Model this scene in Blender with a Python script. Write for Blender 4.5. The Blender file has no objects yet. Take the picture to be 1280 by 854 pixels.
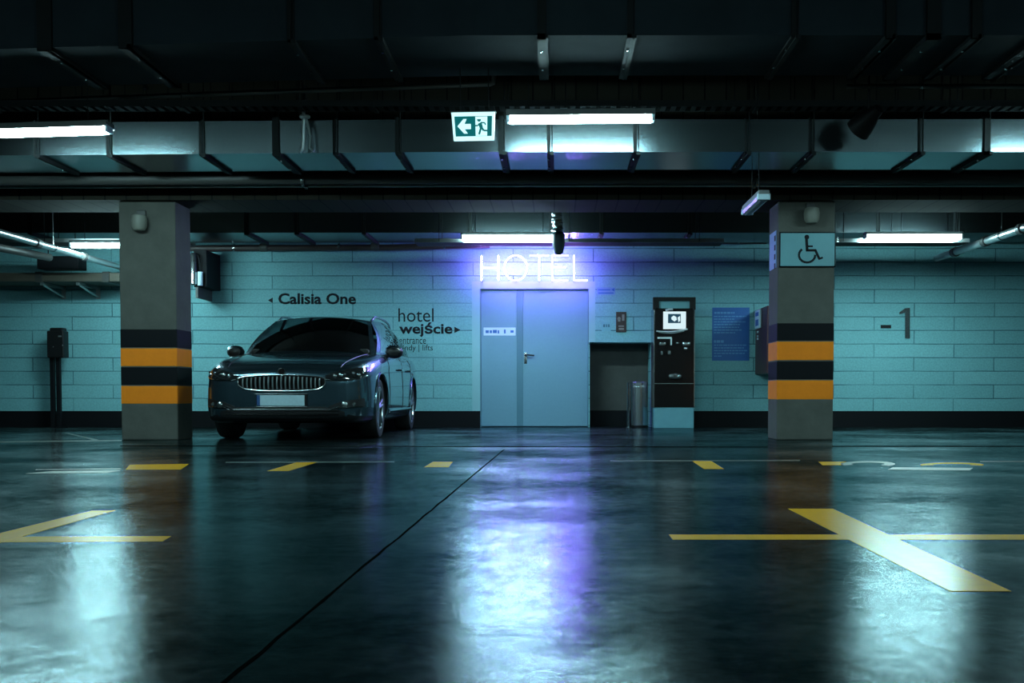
import bpy, bmesh, math, random
from mathutils import Vector, Matrix
from mathutils.bvhtree import BVHTree
random.seed(7)
PI = math.pi
S = bpy.context.scene
COL = S.collection

# ------------------------------------------------------------------ camera
F = 1400.0          # focal length in pixels of a 1280 px wide frame
CAMH = 0.524
PITCH = math.atan(0.0368)
CX, CY = 693.0, 490.0 + F * math.tan(PITCH)
cd = bpy.data.cameras.new('camera')
cam = bpy.data.objects.new('camera', cd)
COL.objects.link(cam)
cam.location = (0, 0, CAMH)
cam.rotation_euler = (PI / 2 - PITCH, 0, 0)
cd.sensor_fit = 'HORIZONTAL'
cd.sensor_width = 36.0
cd.lens = 36.0 * F / 1280.0
cd.shift_x = -(CX - 640.0) / 1280.0
cd.shift_y = (CY - 427.0) / 1280.0
cd.clip_start = 0.05
S.camera = cam


def P(px, py, Y):
    """point of the photo on the vertical plane at distance Y"""
    u, v = (px - CX) / F, (CY - py) / F
    t = Y / (v * math.sin(PITCH) + math.cos(PITCH))
    return Vector((u * t, Y, CAMH + t * (v * math.cos(PITCH) - math.sin(PITCH))))


def G(px, py, z=0.0):
    """point of the photo on the floor"""
    u, v = (px - CX) / F, (CY - py) / F
    t = (z - CAMH) / (v * math.cos(PITCH) - math.sin(PITCH))
    return Vector((u * t, t * (v * math.sin(PITCH) + math.cos(PITCH)), z))


YW = 16.67      # the end wall
YC = 12.22      # front of the columns
CEIL = 3.95

# ------------------------------------------------------------------ materials


def new_mat(name):
    m = bpy.data.materials.new(name)
    m.use_nodes = True
    nt = m.node_tree
    return m, nt, nt.nodes['Principled BSDF']


def N(nt, typ, **kw):
    n = nt.nodes.new(typ)
    for k, v in kw.items():
        if k in n.inputs:
            n.inputs[k].default_value = v
        else:
            setattr(n, k, v)
    return n


def mat(name, col, rough=0.5, metal=0.0, var=0.12, scale=8.0, bump=0.0, coat=0.0, rvar=0.0, spec=0.5):
    """principled colour with a little procedural mottling"""
    m, nt, b = new_mat(name)
    tc = N(nt, 'ShaderNodeTexCoord')
    no = N(nt, 'ShaderNodeTexNoise', Scale=scale, Detail=5.0, Roughness=0.6)
    nt.links.new(tc.outputs['Object'], no.inputs['Vector'])
    mx = N(nt, 'ShaderNodeMix', data_type='RGBA')
    mx.inputs['A'].default_value = tuple(c * (1 - var) for c in col) + (1,)
    mx.inputs['B'].default_value = tuple(min(1, c * (1 + var)) for c in col) + (1,)
    nt.links.new(no.outputs['Fac'], mx.inputs['Factor'])
    nt.links.new(mx.outputs['Result'], b.inputs['Base Color'])
    b.inputs['Roughness'].default_value = rough
    b.inputs['Metallic'].default_value = metal
    b.inputs['Coat Weight'].default_value = coat
    b.inputs['Specular IOR Level'].default_value = spec
    if rvar:
        mr = N(nt, 'ShaderNodeMapRange')
        mr.inputs['To Min'].default_value = rough - rvar
        mr.inputs['To Max'].default_value = rough + rvar
        nt.links.new(no.outputs['Fac'], mr.inputs['Value'])
        nt.links.new(mr.outputs['Result'], b.inputs['Roughness'])
    if bump:
        bp = N(nt, 'ShaderNodeBump', Strength=bump, Distance=0.01)
        n2 = N(nt, 'ShaderNodeTexNoise', Scale=scale * 6, Detail=4.0)
        nt.links.new(tc.outputs['Object'], n2.inputs['Vector'])
        nt.links.new(n2.outputs['Fac'], bp.inputs['Height'])
        nt.links.new(bp.outputs['Normal'], b.inputs['Normal'])
    return m


def emit(name, col, strength, base=0.8):
    m, nt, b = new_mat(name)
    b.inputs['Base Color'].default_value = (base, base, base, 1)
    b.inputs['Emission Color'].default_value = tuple(col) + (1,)
    b.inputs['Emission Strength'].default_value = strength
    return m


LAMP_POWER = 150.0
NEON_POWER = 200.0
M = {}
M['tube'] = emit('lamp_diffuser', (0.55, 0.95, 1.0), LAMP_POWER)
M['tube_dim'] = emit('dimmed_lamp_diffuser', (0.55, 0.95, 1.0), LAMP_POWER * .6)  # overhead row, dimmed to throw less light on the duct front
M['neon'] = emit('neon_glass', (0.33, 0.17, 1.0), NEON_POWER)
M['screen'] = emit('lit_screen', (0.75, 0.95, 1.0), 0.9, .05)
M['screen_dark'] = emit('lit_screen_picture', (0.0, 0.10, 0.2), 0.35, .02)
M['exit_white'] = emit('exit_sign_white', (0.6, 0.98, 1.0), 1.2, .3)
M['exit_green'] = emit('exit_sign_green', (0.0, 0.13, 0.14), 1.0, .02)
M['led'] = emit('led', (1.0, 0.8, 0.1), 2.0)
M['white_led'] = emit('white_led', (0.6, 0.95, 1.0), 3.0)

M['black'] = mat('black_plastic', (0.008, 0.008, 0.009), 0.45, spec=0.25)
M['bright'] = mat('painted_chrome_shine', (0.75, 0.85, 0.88), 0.3, 0.3)  # pale base colour stands in for bright reflections on the machine's chrome
M['black_gloss'] = mat('black_gloss', (0.010, 0.008, 0.008), 0.18)
M['black_paint'] = mat('black_paint', (0.006, 0.0065, 0.008), 0.6, spec=0.12)
M['ink'] = mat('black_vinyl', (0.010, 0.012, 0.016), 0.6, spec=0.2)
M['lens_off'] = mat('unlit_lens', (.25, .33, .42), .3)
M['rubber'] = mat('rubber', (0.008, 0.008, 0.008), 0.75)
M['tray'] = mat('grey_enamel', (0.14, 0.155, 0.155), 0.5)
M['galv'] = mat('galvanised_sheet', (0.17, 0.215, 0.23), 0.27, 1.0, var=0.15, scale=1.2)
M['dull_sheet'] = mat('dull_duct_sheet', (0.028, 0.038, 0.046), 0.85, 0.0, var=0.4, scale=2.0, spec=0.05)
M['galv_dark'] = mat('duct_flange', (0.018, 0.021, 0.022), 0.7, 0.2, spec=0.15)
M['steel'] = mat('steel', (0.42, 0.46, 0.47), 0.25, 0.95, rvar=0.05)
M['chrome'] = mat('chrome', (0.85, 0.88, 0.9), 0.08, 1.0, var=0.03)
M['pipe'] = mat('galvanised_pipe', (0.45, 0.5, 0.5), 0.3, 0.8)
M['pipe_dark'] = mat('painted_pipe', (0.045, 0.03, 0.03), 0.45)
M['pipe_grey'] = mat('grey_conduit', (0.06, 0.06, 0.057), 0.5)
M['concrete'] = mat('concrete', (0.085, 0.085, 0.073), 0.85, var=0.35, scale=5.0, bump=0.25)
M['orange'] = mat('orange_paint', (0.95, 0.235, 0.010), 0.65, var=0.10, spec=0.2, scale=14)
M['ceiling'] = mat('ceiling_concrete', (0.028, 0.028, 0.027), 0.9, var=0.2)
M['side_wall'] = mat('side_wall_paint', (0.05, 0.08, 0.085), 0.8)
M['niche'] = mat('bare_render', (0.075, 0.075, 0.07), 0.85, var=0.3, scale=6, bump=0.2)
M['door'] = mat('door_paint', (0.145, 0.30, 0.40), 0.45, var=0.06, scale=30)
M['door_dark'] = mat('door_strip', (0.08, 0.20, 0.27), 0.45, var=0.06)
M['teal_sheet'] = mat('teal_sheet', (0.16, 0.38, 0.43), 0.5, var=0.06, scale=20)
M['plinth'] = mat('plinth_paint', (0.13, 0.33, 0.40), 0.5)
M['poster'] = mat('poster_blue', (0.02, 0.13, 0.42), 0.5, var=0.08)
M['poster_text'] = mat('poster_text', (0.10, 0.32, 0.62), 0.5)
M['maroon'] = mat('maroon_enamel', (0.05, 0.010, 0.012), 0.4)
M['paper'] = mat('paper_white', (0.55, 0.72, 0.8), 0.6)
M['plaque'] = mat('plaque_brown', (0.035, 0.016, 0.013), 0.4)
M['beige'] = mat('beige_plastic', (0.20, 0.20, 0.17), 0.5)
M['yellow'] = mat('yellow_road_paint', (0.85, 0.42, 0.010), 0.22, var=0.12, scale=25, spec=0.3)
M['white_paint'] = mat('white_road_paint', (0.30, 0.33, 0.29), 0.34, var=0.15, scale=20, spec=0.3)
M['faded'] = mat('worn_road_paint', (0.075, 0.085, 0.075), 0.3, var=0.3, scale=20)
M['joint'] = mat('joint_filler', (0.003, 0.004, 0.004), 1.0, spec=0.0)
M['insul'] = mat('foil', (0.55, 0.62, 0.62), 0.25, 0.9, bump=1.0, scale=12)
# car
M['car'] = mat('car_paint', (0.085, 0.15, 0.19), 0.25, 0.9, var=0.03, coat=1.0)
M['car_dark'] = mat('car_black_trim', (0.008, 0.008, 0.009), 0.45)
M['cabin'] = mat('car_interior', (0.012, 0.013, 0.013), 0.8)
M['lamp_glass'] = mat('headlight_lens', (0.015, 0.017, 0.018), 0.06, 0.0, coat=1.0)
M['plate'] = mat('plate_white', (0.42, 0.56, 0.62), 0.4, var=0.2, scale=30)
M['bar'] = mat('painted_bar_shine', (0.20, 0.24, 0.25), 0.3, 0.4)  # shine of the chrome grille bars put into a pale base colour
M['rim'] = mat('alloy', (0.35, 0.38, 0.41), 0.3, 0.9)


def glass_mat():
    m, nt, b = new_mat('tinted_glass')
    out = nt.nodes['Material Output']
    tr = N(nt, 'ShaderNodeBsdfTransparent')
    tr.inputs['Color'].default_value = (0.20, 0.26, 0.26, 1)
    gl = N(nt, 'ShaderNodeBsdfGlossy', Roughness=0.03)
    fr = N(nt, 'ShaderNodeFresnel', IOR=1.5)
    mx = N(nt, 'ShaderNodeMixShader')
    nt.links.new(fr.outputs[0], mx.inputs[0])
    nt.links.new(tr.outputs[0], mx.inputs[1])
    nt.links.new(gl.outputs[0], mx.inputs[2])
    nt.links.new(mx.outputs[0], out.inputs['Surface'])
    return m


M['glass'] = glass_mat()


def wall_mat():
    m, nt, b = new_mat('painted_blockwork')
    tc = N(nt, 'ShaderNodeTexCoord')
    sx = N(nt, 'ShaderNodeSeparateXYZ')
    nt.links.new(tc.outputs['Object'], sx.inputs[0])
    cb = N(nt, 'ShaderNodeCombineXYZ')
    ax = N(nt, 'ShaderNodeMath', operation='ADD')
    ax.inputs[1].default_value = 59.5 - 5.345 + 0.0
    az = N(nt, 'ShaderNodeMath', operation='ADD')
    az.inputs[1].default_value = 20 * 0.2018 - 0.231
    nt.links.new(sx.outputs['X'], ax.inputs[0])
    nt.links.new(sx.outputs['Z'], az.inputs[0])
    nt.links.new(ax.outputs[0], cb.inputs['X'])
    nt.links.new(az.outputs[0], cb.inputs['Y'])
    # slight waviness of the joints
    no = N(nt, 'ShaderNodeTexNoise', Scale=3.0, Detail=3.0)
    nt.links.new(tc.outputs['Object'], no.inputs['Vector'])
    wv = N(nt, 'ShaderNodeVectorMath', operation='MULTIPLY_ADD')
    wv.inputs[1].default_value = (0.012, 0.012, 0)
    nt.links.new(no.outputs['Color'], wv.inputs[0])
    nt.links.new(cb.outputs[0], wv.inputs[2])
    br = N(nt, 'ShaderNodeTexBrick', offset=0.5, offset_frequency=2, squash=1.0)
    br.inputs['Scale'].default_value = 1.0
    br.inputs['Brick Width'].default_value = 1.19
    br.inputs['Row Height'].default_value = 0.2018
    br.inputs['Mortar Size'].default_value = 0.0085
    br.inputs['Mortar Smooth'].default_value = 0.4
    br.inputs['Bias'].default_value = 0.0
    br.inputs['Color1'].default_value = (0.175, 0.42, 0.455, 1)
    br.inputs['Color2'].default_value = (0.205, 0.47, 0.505, 1)
    br.inputs['Mortar'].default_value = (0.035, 0.13, 0.15, 1)
    nt.links.new(wv.outputs[0], br.inputs['Vector'])
    # mortar is patchy: some joints are filled with paint
    n2 = N(nt, 'ShaderNodeTexNoise', Scale=1.7, Detail=2.0)
    nt.links.new(tc.outputs['Object'], n2.inputs['Vector'])
    mr = N(nt, 'ShaderNodeMapRange')
    mr.inputs['From Min'].default_value = 0.3
    mr.inputs['From Max'].default_value = 0.6
    mr.inputs['To Min'].default_value = 0.35
    mr.inputs['To Max'].default_value = 1.0
    nt.links.new(n2.outputs['Fac'], mr.inputs['Value'])
    mx = N(nt, 'ShaderNodeMix', data_type='RGBA')
    mx.inputs['A'].default_value = (0.19, 0.445, 0.48, 1)
    nt.links.new(mr.outputs['Result'], mx.inputs['Factor'])
    nt.links.new(br.outputs['Color'], mx.inputs['B'])
    # speckle
    n3 = N(nt, 'ShaderNodeTexNoise', Scale=45.0, Detail=3.0)
    nt.links.new(tc.outputs['Object'], n3.inputs['Vector'])
    m2 = N(nt, 'ShaderNodeMix', data_type='RGBA', blend_type='MULTIPLY')
    m2.inputs['Factor'].default_value = 0.35
    r3 = N(nt, 'ShaderNodeMapRange')
    r3.inputs['From Min'].default_value = 0.3
    r3.inputs['From Max'].default_value = 0.7
    r3.inputs['To Min'].default_value = 0.55
    r3.inputs['To Max'].default_value = 1.25
    nt.links.new(n3.outputs['Fac'], r3.inputs['Value'])
    nt.links.new(mx.outputs['Result'], m2.inputs['A'])
    nt.links.new(r3.outputs['Result'], m2.inputs['B'])
    nt.links.new(m2.outputs['Result'], b.inputs['Base Color'])
    b.inputs['Roughness'].default_value = 0.75
    bp = N(nt, 'ShaderNodeBump', Strength=0.4, Distance=0.006)
    iv = N(nt, 'ShaderNodeMath', operation='SUBTRACT')
    iv.inputs[0].default_value = 1.0
    nt.links.new(br.outputs['Fac'], iv.inputs[1])
    nt.links.new(iv.outputs[0], bp.inputs['Height'])
    nt.links.new(bp.outputs['Normal'], b.inputs['Normal'])
    return m


def floor_mat():
    m, nt, b = new_mat('sealed_floor')
    tc = N(nt, 'ShaderNodeTexCoord')
    big = N(nt, 'ShaderNodeTexNoise', Scale=0.9, Detail=6.0, Roughness=0.65)
    nt.links.new(tc.outputs['Object'], big.inputs['Vector'])
    fine = N(nt, 'ShaderNodeTexNoise', Scale=16.0, Detail=8.0, Roughness=0.75)
    nt.links.new(tc.outputs['Object'], fine.inputs['Vector'])
    cr = N(nt, 'ShaderNodeValToRGB')
    cr.color_ramp.elements[0].position = 0.3
    cr.color_ramp.elements[0].color = (0.0025, 0.006, 0.0065, 1)
    cr.color_ramp.elements[1].position = 0.75
    cr.color_ramp.elements[1].color = (0.008, 0.016, 0.0165, 1)
    ad = N(nt, 'ShaderNodeMix', data_type='FLOAT')
    ad.inputs['Factor'].default_value = 0.45
    nt.links.new(big.outputs['Fac'], ad.inputs['A'])
    nt.links.new(fine.outputs['Fac'], ad.inputs['B'])
    nt.links.new(ad.outputs['Result'], cr.inputs['Fac'])
    rr = N(nt, 'ShaderNodeMapRange')
    rr.inputs['From Min'].default_value = 0.35
    rr.inputs['From Max'].default_value = 0.65
    rr.inputs['To Min'].default_value = 0.09
    rr.inputs['To Max'].default_value = 0.24
    nt.links.new(ad.outputs['Result'], rr.inputs['Value'])
    # gentle ripples of the screed plus fine scuffing
    wv = N(nt, 'ShaderNodeTexNoise', Scale=2.6, Detail=5.0, Roughness=0.6)
    nt.links.new(tc.outputs['Object'], wv.inputs['Vector'])
    bp = N(nt, 'ShaderNodeBump', Strength=0.22, Distance=0.006)
    nt.links.new(wv.outputs['Fac'], bp.inputs['Height'])
    bp2 = N(nt, 'ShaderNodeBump', Strength=0.22, Distance=0.003)
    nt.links.new(fine.outputs['Fac'], bp2.inputs['Height'])
    nt.links.new(bp.outputs['Normal'], bp2.inputs['Normal'])
    df = N(nt, 'ShaderNodeBsdfDiffuse')
    nt.links.new(cr.outputs['Color'], df.inputs['Color'])
    gl = N(nt, 'ShaderNodeBsdfGlossy')
    gc = N(nt, 'ShaderNodeValToRGB')
    gc.color_ramp.elements[0].position = 0.38
    gc.color_ramp.elements[0].color = (0.20, 0.26, 0.265, 1)
    gc.color_ramp.elements[1].position = 0.62
    gc.color_ramp.elements[1].color = (0.68, 0.78, 0.80, 1)
    nt.links.new(ad.outputs['Result'], gc.inputs['Fac'])
    nt.links.new(gc.outputs['Color'], gl.inputs['Color'])
    nt.links.new(rr.outputs['Result'], gl.inputs['Roughness'])
    nt.links.new(bp2.outputs['Normal'], gl.inputs['Normal'])
    fr = N(nt, 'ShaderNodeFresnel', IOR=1.4)
    mx = N(nt, 'ShaderNodeMixShader')
    nt.links.new(fr.outputs[0], mx.inputs[0])
    nt.links.new(df.outputs[0], mx.inputs[1])
    nt.links.new(gl.outputs[0], mx.inputs[2])
    nt.links.new(mx.outputs[0], nt.nodes['Material Output'].inputs['Surface'])
    return m


def board_mat():
    """dark insulation boards with narrow joints"""
    m, nt, b = new_mat('insulation_boards')
    tc = N(nt, 'ShaderNodeTexCoord')
    wv = N(nt, 'ShaderNodeTexBrick', offset=0.0)
    wv.inputs['Scale'].default_value = 1.0
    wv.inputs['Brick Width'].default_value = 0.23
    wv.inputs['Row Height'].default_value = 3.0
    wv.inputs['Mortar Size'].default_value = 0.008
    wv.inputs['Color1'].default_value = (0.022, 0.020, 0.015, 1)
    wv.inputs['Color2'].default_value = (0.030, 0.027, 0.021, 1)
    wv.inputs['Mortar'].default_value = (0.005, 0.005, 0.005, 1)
    b.inputs['Specular IOR Level'].default_value = 0.1
    nt.links.new(tc.outputs['Object'], wv.inputs['Vector'])
    nt.links.new(wv.outputs['Color'], b.inputs['Base Color'])
    b.inputs['Roughness'].default_value = 0.85
    return m


M['wall'] = wall_mat()
M['floor'] = floor_mat()
M['boards'] = board_mat()

# ------------------------------------------------------------------ mesh builder
ORG = {}


class MB:
    def __init__(self):
        self.bm = bmesh.new()

    def face(self, pts, mi=0):
        try:
            f = self.bm.faces.new([self.bm.verts.new(p) for p in pts])
            f.material_index = mi
            return f
        except ValueError:
            return None

    def box(self, a, b, bevel=0.0, rot=None, pivot=None):
        a, b = Vector(a), Vector(b)
        lo = Vector((min(a.x, b.x), min(a.y, b.y), min(a.z, b.z)))
        hi = Vector((max(a.x, b.x), max(a.y, b.y), max(a.z, b.z)))
        r = bmesh.ops.create_cube(self.bm, size=1.0)
        vs = r['verts']
        c, d = (lo + hi) / 2, hi - lo
        for v in vs:
            v.co = Vector((v.co.x * d.x, v.co.y * d.y, v.co.z * d.z)) + c
        if bevel > 0:
            es = list({e for v in vs for e in v.link_edges})
            rr = bmesh.ops.bevel(self.bm, geom=es, offset=min(bevel, min(d) * 0.45), segments=2, affect='EDGES', profile=0.5)
            vs = rr['verts']
        if rot is not None:
            pv = Vector(pivot) if pivot is not None else c
            for v in vs:
                v.co = rot @ (v.co - pv) + pv
        return self

    def tube(self, pts, r, n=10, caps=True):
        """round bar through a list of points; r may be one radius or a list"""
        pts = [Vector(p) for p in pts]
        rs = r if isinstance(r, (list, tuple)) else [r] * len(pts)
        rings = []
        prev = None
        for i, p in enumerate(pts):
            if i == 0:
                t = pts[1] - p
            elif i == len(pts) - 1:
                t = p - pts[i - 1]
            else:
                t = (pts[i + 1] - p).normalized() + (p - pts[i - 1]).normalized()
            t.normalize()
            if prev is None:
                ref = Vector((0, 0, 1)) if abs(t.z) < 0.9 else Vector((1, 0, 0))
                u = t.cross(ref).normalized()
            else:
                u = (prev - t * prev.dot(t)).normalized()
            prev = u
            w = t.cross(u)
            rings.append([self.bm.verts.new(p + (u * math.cos(2 * PI * k / n) + w * math.sin(2 * PI * k / n)) * rs[i]) for k in range(n)])
        for a, b in zip(rings, rings[1:]):
            for k in range(n):
                self.bm.faces.new((a[k], a[(k + 1) % n], b[(k + 1) % n], b[k]))
        if caps:
            self.bm.faces.new(rings[0][::-1])
            self.bm.faces.new(rings[-1])
        return self

    def lathe(self, prof, c, axis='z', n=24, closed=False):
        """profile of (radius, height) turned about an axis through c"""
        c = Vector(c)
        rings = []
        for r, h in prof:
            ring = []
            for k in range(n):
                a = 2 * PI * k / n
                x, y = r * math.cos(a), r * math.sin(a)
                o = Vector((x, y, h)) if axis == 'z' else Vector((h, x, y)) if axis == 'x' else Vector((x, h, y))
                ring.append(self.bm.verts.new(c + o))
            rings.append(ring)
        pairs = list(zip(rings, rings[1:]))
        if closed:
            pairs.append((rings[-1], rings[0]))
        for a, b in pairs:
            for k in range(n):
                self.bm.faces.new((a[k], a[(k + 1) % n], b[(k + 1) % n], b[k]))
        if not closed:
            self.bm.faces.new(rings[0][::-1])
            self.bm.faces.new(rings[-1])
        return self

    def prism(self, pts, off):
        """polygon pushed along off"""
        off = Vector(off)
        a = [self.bm.verts.new(Vector(p)) for p in pts]
        b = [self.bm.verts.new(Vector(p) + off) for p in pts]
        self.bm.faces.new(a)
        self.bm.faces.new(b[::-1])
        n = len(a)
        for i in range(n):
            self.bm.faces.new((a[i], b[i], b[(i + 1) % n], a[(i + 1) % n]))
        return self

    def grid(self, fn, nu, nv, skip=None, mi=0, us=None, vs=None):
        us = us or [i / nu for i in range(nu + 1)]
        vs = vs or [j / nv for j in range(nv + 1)]
        V = [[self.bm.verts.new(fn(u, v)) for u in us] for v in vs]
        for j in range(len(vs) - 1):
            for i in range(len(us) - 1):
                if skip and skip((us[i] + us[i + 1]) / 2, (vs[j] + vs[j + 1]) / 2):
                    continue
                f = self.bm.faces.new((V[j][i], V[j][i + 1], V[j + 1][i + 1], V[j + 1][i]))
                f.material_index = mi
        return self

    def build(self, name, material, parent=None, smooth=False, fix=True, solid=0.0):
        if fix:
            bmesh.ops.recalc_face_normals(self.bm, faces=self.bm.faces[:])
        o0 = ORG.get(parent.name, Vector((0, 0, 0))) if parent is not None else Vector((0, 0, 0))
        if o0.length > 0:
            bmesh.ops.translate(self.bm, verts=self.bm.verts[:], vec=-o0)
        me = bpy.data.meshes.new(name)
        self.bm.to_mesh(me)
        self.bm.free()
        for mm in (material if isinstance(material, (list, tuple)) else [material]):
            me.materials.append(mm)
        if smooth:
            me.polygons.foreach_set('use_smooth', [True] * len(me.polygons))
            try:
                me.set_sharp_from_angle(angle=math.radians(smooth if smooth is not True else 35))
            except Exception:
                pass
        o = bpy.data.objects.new(name, me)
        COL.objects.link(o)
        if parent is not None:
            o.parent = parent
        ORG[o.name] = o0
        if solid:
            md = o.modifiers.new('thickness', 'SOLIDIFY')
            md.thickness = solid
            md.offset = -1
        return o


def thing(name, label, cat, loc, group=None):
    o = bpy.data.objects.new(name, None)
    COL.objects.link(o)
    o.location = loc
    ORG[o.name] = Vector(loc)
    return tag(o, label, cat, group)


def tag(o, label, cat, group=None, kind=None):
    if label:
        o['label'] = label
    if cat:
        o['category'] = cat
    if group:
        o['group'] = group
    if kind:
        o['kind'] = kind
    return o


def struct(o, label=None, cat=None):
    return tag(o, label, cat, None, 'structure')


def text_mesh(body, bold=0.0):
    cu = bpy.data.curves.new('lettering', 'FONT')
    cu.body = body
    cu.size = 1.0
    cu.offset = bold
    cu.resolution_u = 3
    ob = bpy.data.objects.new('lettering_source', cu)
    COL.objects.link(ob)
    dg = bpy.context.evaluated_depsgraph_get()
    me = bpy.data.meshes.new_from_object(ob.evaluated_get(dg))
    bpy.data.objects.remove(ob)
    bpy.data.curves.remove(cu)
    return me


def text_fit(mb, body, x0, x1, z0, z1, y, bold=0.0, thick=0.002):
    """lettering filling the rectangle, facing -Y"""
    me = text_mesh(body, bold)
    xs = [v.co.x for v in me.vertices]
    ys = [v.co.y for v in me.vertices]
    sx, sz = (x1 - x0) / (max(xs) - min(xs)), (z1 - z0) / (max(ys) - min(ys))
    b2 = bmesh.new()
    b2.from_mesh(me)
    ex = bmesh.ops.extrude_face_region(b2, geom=b2.faces[:])
    new = [v for v in ex['geom'] if isinstance(v, bmesh.types.BMVert)]
    ns = set(new)
    for v in b2.verts:
        q = v.co.copy()
        v.co = Vector((x0 + (q.x - min(xs)) * sx, y - (thick if v in ns else 0), z0 + (q.y - min(ys)) * sz))
    m2 = bpy.data.meshes.new('t')
    b2.to_mesh(m2)
    b2.free()
    mb.bm.from_mesh(m2)
    bpy.data.meshes.remove(m2)
    bpy.data.meshes.remove(me)


def text_px(mb, body, px0, py0, px1, py1, Y, bold=0.0, thick=0.002):
    a, b = P(px0, py1, Y), P(px1, py0, Y)
    text_fit(mb, body, a.x, b.x, a.z, b.z, Y, bold, thick)


def boxpx(mb, px0, py0, px1, py1, y0, y1, bevel=0.0):
    """box whose front face fills the pixel rectangle at distance y0, going back to y1"""
    a, b = P(px0, py1, y0), P(px1, py0, y0)
    mb.box((a.x, y0, a.z), (b.x, y1, b.z), bevel)
    return mb


# ------------------------------------------------------------------ the room
XL, XR, YB = -12.0, 11.5, -7.0
struct(MB().box((XL, YB, -0.15), (XR, YW + 1.2, 0)).build('floor', M['floor']), 'dark glossy sealed garage floor reflecting the lamps', 'floor')
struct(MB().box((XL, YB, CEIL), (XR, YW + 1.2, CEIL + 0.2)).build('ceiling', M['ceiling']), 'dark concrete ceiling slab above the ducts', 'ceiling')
struct(MB().box((XL - 0.2, YB, 0), (XL, YW + 1.2, CEIL)).build('wall_left', M['side_wall']), 'dim side wall beyond the frame', 'wall')
struct(MB().box((XR, YB, 0), (XR + 0.2, YW + 1.2, CEIL)).build('wall_right', M['side_wall']), 'dim side wall out beyond the pipes', 'wall')
struct(MB().box((XL, YB - 0.2, 0), (XR, YB, CEIL)).build('wall_rear', M['side_wall']), 'dim wall behind the viewer', 'wall')

dl, dr = P(600, 400, YW).x, P(736, 400, YW).x
dtop = P(650, 361, YW).z
nl, nr = dr + 0.015, P(814, 400, YW).x
ntop = P(770, 428, YW).z
WT = YW + 0.12          # wall thickness at the openings
NB = YW + 0.55
w = MB()
w.box((XL, YW, 0), (dl, NB + .2, CEIL))
w.box((dl, YW, dtop), (dr, NB + .2, CEIL))
w.box((dr, YW, 0), (nl, NB + .2, CEIL))
w.box((nl, YW, ntop), (nr, NB + .2, CEIL))
w.box((nr, YW, 0), (XR, NB + .2, CEIL))
struct(w.build('wall_back', M['wall']), 'teal painted block wall behind the parked car', 'wall')
n = MB()
n.box((nl, NB, 0), (nr, NB + .15, ntop + .1))
struct(n.build('wall_back', M['niche']), 'bare dark back of the low recess beside the door', 'wall')
# smooth render band round the door
tr = MB()
za = P(650, 352, YW).z
x0, x1 = P(590, 400, YW).x, P(744, 400, YW).x
tr.box((x0, YW - .004, 0.24), (dl, YW, za))
tr.box((dl, YW - .004, dtop), (dr, YW, za))
tr.box((dr, YW - .004, ntop), (x1, YW, za))
M['render_band'] = mat('smooth_render', (0.25, 0.47, 0.52), 0.7, var=0.06)
struct(tr.build('trim_1', M['render_band']), 'smooth painted band around the double door', 'trim')
# black painted skirting, 24 cm high
BH = 0.24
b = MB()
b.box((XL, YW - .012, 0), (dl, YW, BH))
b.box((nr + .02, YW - .012, 0), (XR, YW, BH))
struct(b.build('baseboard_back', M['black_paint']), 'black band along the foot of the block wall', 'baseboard')
b = MB().box((nl, NB - .012, 0), (nr, NB, BH))
struct(b.build('baseboard_back', M['black_paint']), 'black band at the foot of the recess', 'baseboard')

# ------------------------------------------------------------------ double door
d = thing('door_1', 'double steel door painted blue-grey under the neon sign', 'door', ((dl + dr) / 2, YW + .04, 0))
d['kind'] = 'structure'
yd = YW + 0.05
xm0, xm1 = P(646, 450, yd).x, P(654, 450, yd).x
MB().box((dl + .012, yd, .012), (xm0 + .02, yd + .05, dtop - .012), .004).build('door_leaf', M['door'], d)
MB().box((xm0 + .026, yd, .012), (dr - .012, yd + .05, dtop - .012), .004).build('door_leaf', M['door'], d)
MB().box((xm0, yd - .014, .012), (xm1, yd, dtop - .012), .004).build('cover_strip', M['door_dark'], d)
f = MB()
f.box((dl, YW + .005, 0), (dl + .010, NB, dtop))
f.box((dr - .010, YW + .005, 0), (dr, NB, dtop))
f.box((dl, YW + .005, dtop - .010), (dr, NB, dtop))
f.box((dl, yd + .052, 0), (dr, yd + .07, dtop))
f.build('door_frame', M['door_dark'], d)
hd = MB()
c = P(657, 444, yd)
hd.tube([(c.x, yd, c.z), (c.x, yd - .05, c.z)], .011)
hd.tube([(c.x - .012, yd - .05, c.z), (c.x + .03, yd - .055, c.z + .002), (c.x + .13, yd - .055, c.z - .008)], .012)
h = hd.build('door_handle', M['black'], d, True)
pl = MB().box((c.x - .022, yd - .008, c.z - .13), (c.x + .022, yd, c.z + .035), .004)
pl.build('handle_plate', M['steel'], d, True)
MB().lathe([(.012, 0), (.012, -.012)], (c.x, yd - .006, c.z - .085), 'y', 12).build('lock_cylinder', M['chrome'], d, True)
sg = thing('door_sign', 'small white notice strip stuck on the narrow door leaf', 'sign', P(624, 414, yd))
s_ = MB()
boxpx(s_, 604.5, 409.5, 644.5, 419.5, yd - .003, yd)
s_.build('notice_sheet', M['paper'], sg)
s_ = MB()
for (q0, q1, r0, r1) in ((607, 611, 413, 416.5), (612, 615, 413, 416.5), (616, 621, 412.5, 416.5), (622, 624, 413, 417), (630, 632, 412, 417), (638, 642, 413, 416)):
    boxpx(s_, q0, r0, q1, r1, yd - .004, yd - .0031)
s_.build('notice_print', M['poster'], sg)

# ------------------------------------------------------------------ neon sign
YN = YW - .25
ns = thing('neon_sign', 'glowing violet-white neon HOTEL sign above the double door', 'sign', P(668, 335, YN))
TR = .0072
R3 = lambda px, py: P(px, py, YN)


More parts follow.
